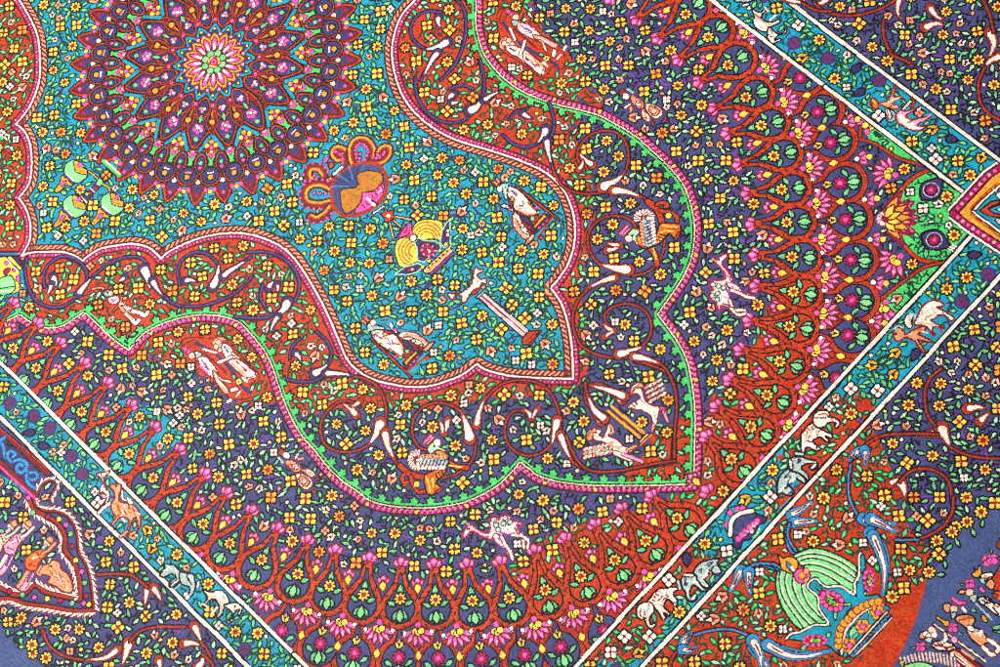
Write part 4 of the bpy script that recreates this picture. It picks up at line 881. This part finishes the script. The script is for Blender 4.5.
# people in robes on the dark ground beyond the end band
def person_(o, hat, head, body, skirt, legs, c1, c2, lab):
    cur['part'] = motif('robed_figure', p_end, lab)
    draw([('b', hat, SA, 1.1, K), ('b', body, c1, 1.2, K), ('b', skirt, c2, 1.2, K)] + [('l', l_, 3.0, CR, 1.0, MR) for l_ in legs], o)
    draw([('d', head, 2.8, PE, .9, MR)], o)
oe = Z(880, 587)
person_(oe, '525,180 530,145 570,135 600,165 590,205 555,215', '615,185', '630,255 690,228 760,238 795,275 775,320 800,345 745,362 690,320 640,290', '720,350 770,330 840,360 905,430 880,470 850,500 790,460 750,420', ('860,500 920,560 960,560', '905,440 985,500 975,540'), SA, SA, 'figure in an orange tunic with pale legs')
draw([('b', '590,220 630,210 630,250 600,265', GB, .9), ('b', '720,330 760,320 790,360 750,370', CR, .8), ('s', '790,390 850,370 830,410', 1.8, CR), ('s', '660,280 710,270', 1.4, BR), ('s', '690,180 710,200', 2.4, CR), ('d', '800,365', 1.4, GB, .4)], oe)
person_(oe, '325,410 350,370 390,380 380,420 345,440', '430,360', '430,490 470,450 560,460 620,490 630,540 560,530 490,530', '570,550 640,510 700,540 800,620 900,700 700,700 640,640', ('600,560 740,660', '640,560 800,690'), CR, MR, 'bearded figure with a staff in a pale top')
draw([('d', '385,395 410,415 450,400', 2.4, CR, .7, MR), ('b', '370,440 410,420 440,440 400,465', GB, .8), ('s', '450,480 540,500 600,500', 1.6, BR), ('s', '470,460 560,520', 1.3, MR), ('l', '450,310 560,390 880,620', 1.4, PE, .8), ('l', '540,390 550,430 520,460', 2.4, CR, .8, MR), ('d', '620,440', 2.4, RS, .7, MR), ('s', '620,540 720,620 800,690', 1.8, SA), ('s', '680,530 780,600', 1.8, SA), ('s', '600,590 660,660', 1.6, RS)], oe)
person_(oe, '645,50 680,20 715,30 700,60', '745,45', '810,100 860,80 920,100 940,140 900,160 850,150', '870,150 950,130 1010,160 1100,260 1000,250', (), CR, CR, 'figure in a white robe')
draw([('b', '745,90 790,60 810,85 780,130', GB, .8), ('s', '800,140 930,270', 1.6, GB), ('s', '850,110 890,130', 1.3, K), ('s', '870,90 920,120', 1.2, K), ('s', '940,170 990,230', 1.2, K), ('b', '480,240 530,275 570,280 580,310 550,330 510,290 470,265', GO, 1.0), ('l', '610,100 650,130 700,135', 2.4, PK, .9, MR), ('d', '595,325 625,325 595,355 625,355', 2.0, PK, .8, MR), ('d', '325,485 355,485 325,515 355,515', 2.0, PK, .8, MR), ('b', '420,555 460,545 510,575 480,590', GO, .9), ('b', '840,240 870,235 900,290 860,285', GO, .9), ('p', '930,330 1010,310 1000,350 945,360', MI, .9), ('p', '930,370 1010,360 1000,390', MI, .9), ('p', '645,370 690,390 690,410 660,400', MI, .8), ('p', '260,505 300,495 290,520', MI, .7), ('p', '385,495 415,505 390,520', MI, .7), ('p', '760,180 810,190 790,215 755,205', MI, .8),
      ('b', '820,10 850,0 880,40 850,50', PK, .8), ('p', '930,60 1000,0 1060,40 1000,120', OR, 1.1), ('d', '960,75', 2.0, BR, .5), ('p', '920,10 980,-20 980,20', SA, .8)], oe)
o2 = Z(880, 507)
draw([('b', '760,560 790,540 780,510 810,525 830,480 845,530 850,560 800,590', GO, 1.2), ('b', '850,560 900,545 940,550 950,600 890,620 840,590', CR, 1.0), ('b', '890,600 940,580 960,610 920,640', SA, .9), ('p', '820,600 870,590 880,640 850,640', GB, .8), ('d', '880,435 890,470 920,425 950,420 925,450 955,450', 2.5, PK, .8, MR), ('p', '970,430 1000,410 1000,440', MI, .8), ('p', '915,345 945,360 930,390', MI, .8), ('b', '970,330 1000,260 1010,350', BR, 1.0), ('d', '735,625 765,625 735,655 765,655', 2.0, PK, .8, MR), ('p', '665,640 705,640 690,660', MI, .7), ('b', '890,640 960,560 1010,480 1020,680 930,690', RD, 1.1), ('b', '880,650 920,600 960,640 930,690', SA, 1.0)], o2)
done()
cur['part'] = motif('sunburst', p_end, 'pale yellow rayed half sun over a green bush')
for i in range(16):
    x = 200 + i * 27; yb = 640 - 60 * math.sin((i + 2) / 19 * 3.14)
    draw([('l', '%d,%d %d,%d' % (x + (i - 4) * 2, yb + 45, x - 6 + (i - 8) * 3, yb - 30), 1.5, PE, .7, NV)], oe)
draw([('b', '200,660 250,635 350,625 430,650 460,690 200,700', LG, 1.3), ('p', '155,630 190,605 210,630 175,650', YE, .9)], oe)
done()
# cartouche with leafy white edges at lower left
cur['part'] = motif('cartouche', p_main, 'leaf edged maroon cartouche in the lower left border')
def leafy(q, sgn, step=5.5):
    q = resample(spl(q), step); n_ = normals(q) * sgn
    for i in range(len(q) - 1):
        t_ = q[i + 1] - q[i]
        poly([q[i], q[i + 1], q[i] + n_[i] * 5.0 + t_ * 1.5, q[i] + n_[i] * 1.5], CR, .7, MR)
o = (0, 500, 4)
outer_c = '140,-20 145,20 175,38 230,42 275,65 305,110 315,160 320,210 345,250 362,300 372,360 380,440'
inner_c = '118,-20 120,10 140,40 180,62 220,85 250,120 262,160 260,200 290,240 312,290 320,340 322,400'
OC = np.vstack([spl(px(*o, outer_c)), spl(px(*o, '380,440 300,445 200,428 100,415 40,395 -20,400'))]); IC = np.vstack([spl(px(*o, inner_c)), spl(px(*o, '322,400 250,385 180,368 140,340 100,375 60,380 20,360 -20,340'))])
TOPC = px(0, 420, 8.3333, '300,640 325,560 390,500 450,500 480,550 440,620 420,667')
fillp = np.vstack([IC, U([(-30, 580), (-30, 470)])])
poly(fillp, NV, 0); sl, mm_ = inside(fillp); O[sl][mm_] = False; G[sl][mm_] = NV
poly(np.vstack([OC, IC[::-1]]), NV, 0)
oline(resample(spl(TOPC), 2), 3.0, BR, 1.0); leafy(TOPC, 1)
for cc in (OC, IC):
    oline(resample(cc, 2.5), 3.4, DR, 1.3)
leafy(px(*o, outer_c), 1); leafy(px(*o, '385,448 300,452 200,436 100,423 40,402 -20,408'), 1)
leafy(px(*o, '110,-20 112,14 134,48 172,72 212,95 240,126 252,162 246,205 280,246 302,294 310,338 312,396'), -1); leafy(px(*o, '314,392 250,376 184,358 140,330'), -1); leafy(px(*o, '135,330 100,365 60,370 20,350 -20,330'), -1)
mid = (resample(OC[:60], 13))
mid = off(OC, -6.8, 12.5)
for i, c in enumerate(mid): disc(c, 2.2, [PK, MI, MG, YE][i % 4], .9)
done()
cur['part'] = motif('bull', p_main, 'orange bull lying in the lower left cartouche')
draw([('b', '148,290 165,262 195,255 210,240 240,250 245,275 275,300 290,340 285,370 255,368 220,345 190,330 200,310 180,300 165,300', SA, 1.4, MR), ('s', '215,300 260,320 270,355', 1.3, PE), ('s', '225,325 255,345', 1.2, PE), ('d', '205,265', 1.1, K, 0), ('l', '165,265 150,290 160,300', 1.8, SA, .8, MR), ('s', '195,250 200,235', 1.6, PE), ('s', '235,290 250,330', 1.0, MR)], o)
for lab, x, y, c1, c2 in (('figure in an orange coat in the cartouche', 160, 215, OR, SA), ('figure in a pale coat in the cartouche', 75, 150, RS, CR), ('figure in a pink skirt at the left edge of the cartouche', 15, 150, PE, GB)):
    cur['part'] = motif('robed_figure', p_main, lab)
    def g(s_): return ' '.join('%f,%f' % (x + float(a.split(',')[0]), y + float(a.split(',')[1])) for a in s_.split())
    draw([('l', g('-40,60 -70,110 -85,130'), 4.2, c2, 1.0, MR), ('l', g('-25,65 -55,120 -70,140'), 4.2, RS, 1.0, MR), ('b', g('-50,10 -20,-10 20,-20 30,0 0,30 -20,70 -55,60 -60,30'), c1, 1.2, MR), ('l', g('10,0 35,-15 60,-40'), 2.4, c2, .9, MR), ('d', g('30,-45'), 3.6, PE, .9, MR), ('b', g('25,-60 45,-70 55,-50 40,-40'), SA, 1.0, MR), ('b', g('20,-40 30,-30 15,-15 5,-25'), GB, .8), ('s', g('-30,20 0,10'), 1.5, CR), ('s', g('-45,40 -20,50'), 1.3, MG), ('s', g('-10,-5 0,20'), 1.2, MR), ('l', g('-30,70 -50,110'), 1.4, VI, .6)], o)
cur['part'] = motif('scroll_strip', p_main, 'indigo strip with a winding blue scroll at the left edge')
o = Z(0, 420)
draw([('l', '-40,60 120,190 260,320 400,450', 4.5, MR, 1.0), ('s', '-40,40 400,410', 1.5, BR), ('l', '-40,310 100,440 300,630', 4.0, MR, .8), ('l', '-40,350 120,500 290,650', 1.6, PK, .9, MG)], o)
for s_ in ('0,180 30,230 40,300 90,350 150,330 210,350 230,400 220,460 260,500 310,480 300,440 250,440', '90,350 60,300 80,260 130,280 110,310', '220,400 180,440 140,420 150,370 190,380', '-30,200 10,170 40,140', '220,460 230,520 290,570'):
    oline(resample(spl(px(*o, s_)), 2), 2.6, BL, 1.0, IN)
done()

# ------------------------------------------------------------------ scattered flowers, buds, leaves and vines
def at(A, s, t, dflt):
    j, i = int((t - T0) / Q), int((s - S0) / Q)
    return A[j, i] if 0 <= j < NT and 0 <= i < NS else dflt
F = O | BARE                                     # taken by motifs or by flowers
def clear(s, t, r, n=8):
    if at(F, s, t, True): return False
    for k in range(n):
        if at(F, s + r * math.cos(k * 6.283 / n), t + r * math.sin(k * 6.283 / n), True): return False
    return True
def take(s, t, r):
    sl = box(s - r, s + r, t - r, t + r)
    if sl is None: return
    F[sl] |= (np.hypot(SV[sl[1]][None, :] - s, TV[sl[0]][:, None] - t) <= r)
CELL = {}
def near(s, t, r):
    a, b = int(s // 20), int(t // 20)
    for x in (a - 1, a, a + 1):
        for y in (b - 1, b, b + 1):
            for (p, q) in CELL.get((x, y), ()):
                if (p - s) ** 2 + (q - t) ** 2 < r * r: return True
    return False
def visible(s, t, m=26):
    """inside the part of the carpet the photograph shows, with a margin"""
    v = np.array([s, t, 0]) - CAM
    c = ROT.T @ v
    x = IW / 2 + F_PX * c[0] / -c[2]; y = IH / 2 - F_PX * c[1] / -c[2]
    return -m < x < IW + m and -m < y < IH + m
flowers = []
order = [(rnd.uniform(S0, S1E), rnd.uniform(T0, T1E)) for _ in range(60000)]
for s, t in order:
    g = at(G, s, t, K); p = at(P, s, t, 0)
    if g == PN: continue
    sp = {p_guard: 16.2, p_field: 16.8, p_band: 17.5}.get(p, 19.0)
    if near(s, t, sp) or not clear(s, t, 4.9): continue
    CELL.setdefault((int(s // 20), int(t // 20)), []).append((s, t))
    flowers.append((s, t, g, p)); take(s, t, 6.3)
# flowers of the strip that spill over the plain end band
for x, y in ((937, 541), (952, 532), (967, 522), (981, 512), (995, 503), (929, 572), (939, 554), (904, 588), (8, 622), (32, 645), (46, 658), (21, 618)):
    s, t = U([(x, y)])[0]; flowers.append((s, t, PN, p_main)); take(s, t, 6.3)
# vines first, under the flowers
cur['part'] = None
VC = {NV: VI, TQ: IN, RD: MR, GR: DG, IN: VI, PN: IN}
pts = np.array([(a, b) for a, b, _, _ in flowers])
for _ in range(330):                             # long curling tendrils
    s, t = rnd.uniform(S0, S1E), rnd.uniform(T0, T1E)
    g = at(G, s, t, K)
    if g not in (NV, TQ): continue
    r, a0, sw = rnd.uniform(13, 34), rnd.uniform(0, 6.283), rnd.choice([-1, 1]) * rnd.uniform(1.6, 3.6)
    c0 = (s - r * math.cos(a0), t - r * math.sin(a0))
    q = [(c0[0] + r * (1 - .3 * k / 14) * math.cos(a0 + sw * k / 14), c0[1] + r * (1 - .3 * k / 14) * math.sin(a0 + sw * k / 14)) for k in range(15)]
    if g == NV:
        stroke(q, 3.2, IN, occ=False, free=True, only=NV); stroke(q, 2.0, VI, occ=False, free=True, only=NV)
    else: stroke(q, 1.8, IN, occ=False, free=True, only=TQ)
for i, (s, t, g, p) in enumerate(flowers):
    d = np.hypot(pts[:, 0] - s, pts[:, 1] - t)
    for j in np.argsort(d)[1:4]:
        if d[j] > 27 or rnd.random() < .35: continue
        a = np.array([s, t]); b = pts[j]; m = (a + b) / 2 + np.array([-(b - a)[1], (b - a)[0]]) * rnd.uniform(-.35, .35)
        q = spl([a, m, b], n=4)
        if g == TQ: stroke(q, 1.7, (IN, DG, PL)[i % 3] if p == p_field else DG, occ=False, free=True)
        elif g == NV:
            stroke(q, 3.0, IN, occ=False, free=True); stroke(q, 1.9, VI, occ=False, free=True)
        else: stroke(q, 1.4, VC.get(g, K), occ=False, free=True)
for i, (s, t, g, p) in enumerate(flowers):
    u = rnd.random(); a = rnd.uniform(0, 6.283); ax = (0 if rnd.random() < .85 else math.pi / 4) + rnd.uniform(-.12, .12)
    if p == p_guard:
        if u < .36: (f8 if u < .2 else f4n)(s, t, ax)
        elif u < .56: w4(s, t, math.pi / 4 + ax, 5.6)
        elif u < .72: tulip(s, t, a, 1.0)
        elif u < .84: petals(s, t, 5.8, 8, ax, PL, MR, IN, .34, .26, .6, .2)
        else: bud(s, t, a, 1.15, GO, YE)
    elif g == GR:
        if u < .5: f8(s, t, a)
        elif u < .75: w4(s, t, ax, 5.0)
        else: bud(s, t, a, 1.1, SA, CR, DG)
    else:
        yc = YE if rnd.random() < .9 else GO
        if u < .34: f4(s, t, ax, rnd.uniform(5.3, 6.1), True, yc)
        elif u < .52: f4n(s, t, ax, rnd.uniform(5.4, 6.2), True, yc)
        elif u < .90: f8(s, t, ax + rnd.uniform(-.2, .2), rnd.uniform(4.7, 5.5), True, yc)
        else: bud(s, t, a, 1.2)
OF = F.copy()
O_save = O
O = F                                            # leaves and buds never cover a flower
LC = {TQ: (MI, MI, MI, LG), NV: (MI, MI, PM), RD: (MI, GR, PM), GR: (DG, CR, MI), IN: (MI, LG), PN: (MI, MI)}
LO = {TQ: DG, NV: K, RD: DG, GR: DG, IN: K, PN: K}
def try_bits(n, r, kind):
    for _ in range(n):
        s, t = rnd.uniform(S0, S1E), rnd.uniform(T0, T1E)
        g = at(G, s, t, K)
        if g == PN: continue
        if not clear(s, t, r, 6): continue
        a = rnd.uniform(0, 6.283); p = at(P, s, t, 0)
        if kind == 'bud':
            c1, c2 = rnd.choice([(SA, CR), (SA, CR), (PE, WH), (SA, PE), (PE, CR)]) if g != GR else (CR, CR)
            bud(s, t, a, rnd.uniform(.74, .95), c1, c2, LO.get(g, K)); take(s, t, 4.0)
        elif kind == 'white': w4(s, t, rnd.choice([0, .785]), 3.9, True, [CR, CR, CR, SA][rnd.randrange(4)] if g != GR else CR); take(s, t, 3.8)
        elif kind == 'leaf' and rnd.random() < .5:
            q = [(s - 3.2 * math.cos(a), t - 3.2 * math.sin(a)), (s, t), (s + 3.0 * math.cos(a + rnd.uniform(-1, 1)), t + 3.0 * math.sin(a + rnd.uniform(-1, 1)))]
            k_ = rnd.random()
            if k_ < .7 or r < 2: stroke(spl(q), 1.5, LO.get(g, K), occ=False, free=True); stroke([q[1], (s + 2.4 * math.cos(a + 1.4), t + 2.4 * math.sin(a + 1.4))], 1.3, LO.get(g, K), occ=False, free=True)
            else:
                disc((s, t), 1.5, rnd.choice([CR, SA, YE, PE, CR]), 1.2, LO.get(g, K), occ=False, free=True)
            take(s, t, r * 1.15)
        else:
            leaf(s, t, a, rnd.uniform(6.4, 8.6) * (.92 if r > 2 else .66), rnd.uniform(2.2, 3.2) * (1.0 if r > 2 else .8), rnd.choice(LC.get(g, (MI,))), LO.get(g, K))
            take(s + 1.6 * math.cos(a), t + 1.6 * math.sin(a), r); take(s - 1.6 * math.cos(a), t - 1.6 * math.sin(a), r)
# leaves springing from the flowers
for s, t, g, p in flowers:
    a0 = rnd.uniform(0, 6.283)
    for k in range(4):
        a = a0 + k * 1.571 + rnd.uniform(-.3, .3)
        if rnd.random() < .2: continue
        x, y = s + 9.6 * math.cos(a), t + 9.6 * math.sin(a)
        if clear(x, y, 2.2, 6) and (at(G, x, y, K) != PN or g == PN):
            b = a + rnd.uniform(-.8, .8)
            stroke([(s + 5.5 * math.cos(a), t + 5.5 * math.sin(a)), (x, y)], 1.2, K, occ=False, free=True)
            leaf(x, y, b + math.pi, rnd.uniform(5.8, 7.8), rnd.uniform(2.1, 2.9), rnd.choice(LC.get(g, (MI,))), LO.get(g, K))
            take(x, y, 2.9)
try_bits(9000, 3.6, 'bud')
try_bits(3500, 3.1, 'white')
try_bits(60000, 2.1, 'leaf')
try_bits(60000, 1.45, 'leaf')
O = O_save

# ------------------------------------------------------------------ the knots as mesh
# uneven hand knotting: some knots slip one place along or across
for ax_ in (0, 1):
    mv = rng.random_sample(C.shape) < .09
    C2, P2 = np.roll(C, 1, ax_), np.roll(P, 1, ax_)
    C = np.where(mv, C2, C); P = np.where(mv, P2, P)

if bpy:
    HT = np.full(len(YARN), .30, np.float32)
    for k_, h_ in ((K, 0.0), (DG, .05), (MR, .12), (IN, .16), (TQ, .22), (NV, .22), (RD, .24), (PN, .24), (YE, .46), (GO, .44), (CR, .45), (WH, .48), (PK, .42), (RS, .46), (SA, .42), (MI, .38), (LG, .40), (GR, .36)):
        HT[k_] = h_
    Hc = HT[C] + rng.normal(0, .035, C.shape).astype(np.float32)
    Hp = np.pad(Hc, 1, mode='edge')
    HV = (Hp[:-1, :-1] + Hp[1:, :-1] + Hp[:-1, 1:] + Hp[1:, 1:]) * .25            # height of knot corners
    # which blocks of knots the photograph can see
    B = 4
    nbt, nbs = NT // B, NS // B
    bs = S0 + (np.arange(nbs) + .5) * B * Q; bt = T0 + (np.arange(nbt) + .5) * B * Q
    gs, gt = np.meshgrid(bs, bt)
    v = (np.stack([gs, gt, np.zeros_like(gs)], -1) - CAM) @ ROT
    X = IW / 2 + F_PX * v[..., 0] / -v[..., 2]; Y = IH / 2 - F_PX * v[..., 1] / -v[..., 2]
    seen = (X > -34) & (X < IW + 34) & (Y > -34) & (Y < IH + 34)
    fine = np.kron(seen, np.ones((B, B), bool))
    # coarser knots for the rest of the carpet: the far corners and the mirrored other half
    cq = B * Q
    csv = np.arange(-950 + cq / 2, 950, cq); csv = S0 + (np.floor((csv - S0) / cq) + .5) * cq
    ctv = T0 + (np.arange(int(1104 / cq)) + .5) * cq
    cs, ct = np.meshgrid(csv, ctv)
    ci = np.clip(((np.where(cs < S0 + 1, -cs, cs) - S0) / Q).astype(int), 0, NS - 1)
    cj = np.clip(((np.where(ct > T1E - 2, -ct, ct) - T0) / Q).astype(int), 0, NT - 1)
    bi = np.floor((cs - S0) / cq).astype(int); bj = np.floor((ct - T0) / cq).astype(int)
    inb = (bi >= 0) & (bi < nbs) & (bj >= 0) & (bj < nbt)
    blocked = np.zeros(cs.shape, bool)
    blocked[inb] = seen[bj[inb], bi[inb]]
    cc, cp = C[cj, ci], P[cj, ci].copy()
    far = (cs < S0 + 1) | (ct > T1E - 2)
    for k_, v_ in PARENT.items(): cp[far & (cp == k_)] = v_

    # yarn materials: dull wool and silk, every knot dyed a little differently
    ng = bpy.data.node_groups.new('knot_tint', 'ShaderNodeTree')
    ng.interface.new_socket('Color', in_out='INPUT', socket_type='NodeSocketColor')
    ng.interface.new_socket('Color', in_out='OUTPUT', socket_type='NodeSocketColor')
    N_ = ng.nodes; Lk = ng.links
    gi, go = N_.new('NodeGroupInput'), N_.new('NodeGroupOutput')
    tc = N_.new('ShaderNodeTexCoord')
    vo = N_.new('ShaderNodeTexVoronoi'); vo.inputs['Scale'].default_value = 720.0
    n1 = N_.new('ShaderNodeTexNoise'); n1.inputs['Scale'].default_value = 34.0; n1.inputs['Detail'].default_value = 4.0
    Lk.new(tc.outputs['Object'], vo.inputs['Vector']); Lk.new(tc.outputs['Object'], n1.inputs['Vector'])
    sp = N_.new('ShaderNodeSeparateColor'); Lk.new(vo.outputs['Color'], sp.inputs[0])
    hs = N_.new('ShaderNodeHueSaturation')
    mv_ = N_.new('ShaderNodeMapRange'); mv_.inputs['To Min'].default_value = .70; mv_.inputs['To Max'].default_value = 1.26
    Lk.new(sp.outputs[0], mv_.inputs['Value'])
    mh = N_.new('ShaderNodeMapRange'); mh.inputs['To Min'].default_value = .488; mh.inputs['To Max'].default_value = .512
    Lk.new(sp.outputs[1], mh.inputs['Value'])
    mn = N_.new('ShaderNodeMapRange'); mn.inputs['From Min'].default_value = .3; mn.inputs['From Max'].default_value = .7; mn.inputs['To Min'].default_value = .84; mn.inputs['To Max'].default_value = 1.14
    Lk.new(n1.outputs['Fac'], mn.inputs['Value'])
    mu = N_.new('ShaderNodeMath'); mu.operation = 'MULTIPLY'; Lk.new(mv_.outputs[0], mu.inputs[0]); Lk.new(mn.outputs[0], mu.inputs[1])
    Lk.new(mu.outputs[0], hs.inputs['Value']); Lk.new(mh.outputs[0], hs.inputs['Hue']); Lk.new(gi.outputs[0], hs.inputs['Color']); Lk.new(hs.outputs[0], go.inputs[0])
    MATS = []
    for nm, col in YARN:
        m = bpy.data.materials.new('yarn_' + nm); m.use_nodes = True
        nt = m.node_tree; pb = nt.nodes['Principled BSDF']
        g_ = nt.nodes.new('ShaderNodeGroup'); g_.node_tree = ng; g_.inputs[0].default_value = (*col, 1)
        nt.links.new(g_.outputs[0], pb.inputs['Base Color'])
        pb.inputs['Roughness'].default_value = .5; pb.inputs['Specular IOR Level'].default_value = .13
        MATS.append(m)

    root = bpy.data.objects.new('carpet', None); sc.collection.objects.link(root)
    root['label'] = 'hand knotted pictorial carpet with turquoise shield, round rosette and figured borders'
    root['category'] = 'carpet'
    OBJ = {}
    CRN = ((0, 0), (1, 0), (1, 1), (0, 1))
    def knots(pid):
        jj, ii = np.nonzero((P[:nbt * B, :nbs * B] == pid) & fine)
        k = np.stack([(jj + b) * (NS + 1) + ii + a for a, b in CRN], 1)
        u, inv = np.unique(k, return_inverse=True)
        vj, vi = u // (NS + 1), u % (NS + 1)
        co = np.stack([(S0 + vi * Q), (T0 + vj * Q), HV[vj, vi]], 1)
        f1 = inv.reshape(-1, 4); m1 = C[jj, ii]
        q = np.nonzero((cp == pid) & ~blocked)
        if len(q[0]):
            xs, ys = cs[q], ct[q]; n0 = len(co); h = cq / 2
            co2 = np.stack([np.stack([xs + (2 * a - 1) * h, ys + (2 * b - 1) * h, np.full_like(xs, .22)], 1) for a, b in CRN], 1).reshape(-1, 3)
            f1 = np.vstack([f1, n0 + np.arange(len(co2)).reshape(-1, 4)]); m1 = np.r_[m1, cc[q]]; co = np.vstack([co, co2])
        if len(f1) < 4: return None
        me = bpy.data.meshes.new(PARTS[pid])
        nv, nf = len(co), len(f1)
        me.vertices.add(nv); me.vertices.foreach_set('co', (co * MM).astype(np.float32).ravel())
        me.loops.add(nf * 4); me.loops.foreach_set('vertex_index', f1.astype(np.int32).ravel())
        me.polygons.add(nf); me.polygons.foreach_set('loop_start', np.arange(0, nf * 4, 4, dtype=np.int32))
        used = np.unique(m1)
        lut = np.zeros(256, np.int32); lut[used] = np.arange(len(used))
        for c_ in used: me.materials.append(MATS[c_])
        me.polygons.foreach_set('material_index', lut[m1])
        me.update(calc_edges=True)
        o = bpy.data.objects.new(PARTS[pid], me); sc.collection.objects.link(o)
        return o
    for pid in range(1, len(PARTS)):
        if pid in PARENT and not ((P == pid) & fine[:NT, :NS] if fine.shape == P.shape else (P[:nbt * B, :nbs * B] == pid) & fine).any():
            P[P == pid] = PARENT[pid]; cp[cp == pid] = PARENT[pid]
    for pid in range(1, len(PARTS)):
        o = knots(pid)
        if o is None: continue
        OBJ[pid] = o
        o.parent = OBJ[PARENT[pid]] if pid in PARENT else root
        if pid in LABEL: o['label'] = LABEL[pid]

    def slab(name, x0, x1, y0, y1, z0, z1, mat, parent=None):
        vs = [(x, y, z) for z in (z0, z1) for x, y in ((x0, y0), (x1, y0), (x1, y1), (x0, y1))]
        fs = [(3, 2, 1, 0), (4, 5, 6, 7), (0, 1, 5, 4), (1, 2, 6, 5), (2, 3, 7, 6), (3, 0, 4, 7)]
        me = bpy.data.meshes.new(name); me.from_pydata(vs, [], fs); me.materials.append(mat)
        o = bpy.data.objects.new(name, me); sc.collection.objects.link(o); o.parent = parent
        return o
    slab('backing', -.949, .949, -.551, .551, -.004, -.0004, MATS[K], root)
    fm = bpy.data.materials.new('floor_boards'); fm.use_nodes = True
    nt = fm.node_tree; nz = nt.nodes.new('ShaderNodeTexNoise'); nz.inputs['Scale'].default_value = 6
    cr = nt.nodes.new('ShaderNodeValToRGB'); cr.color_ramp.elements[0].color = (.16, .10, .06, 1); cr.color_ramp.elements[1].color = (.30, .20, .12, 1)
    nt.links.new(nz.outputs['Fac'], cr.inputs[0]); nt.links.new(cr.outputs[0], nt.nodes['Principled BSDF'].inputs['Base Color'])
    fl = slab('floor', -4, 4, -4, 4, -.05, -.0045, fm); fl['kind'] = 'structure'
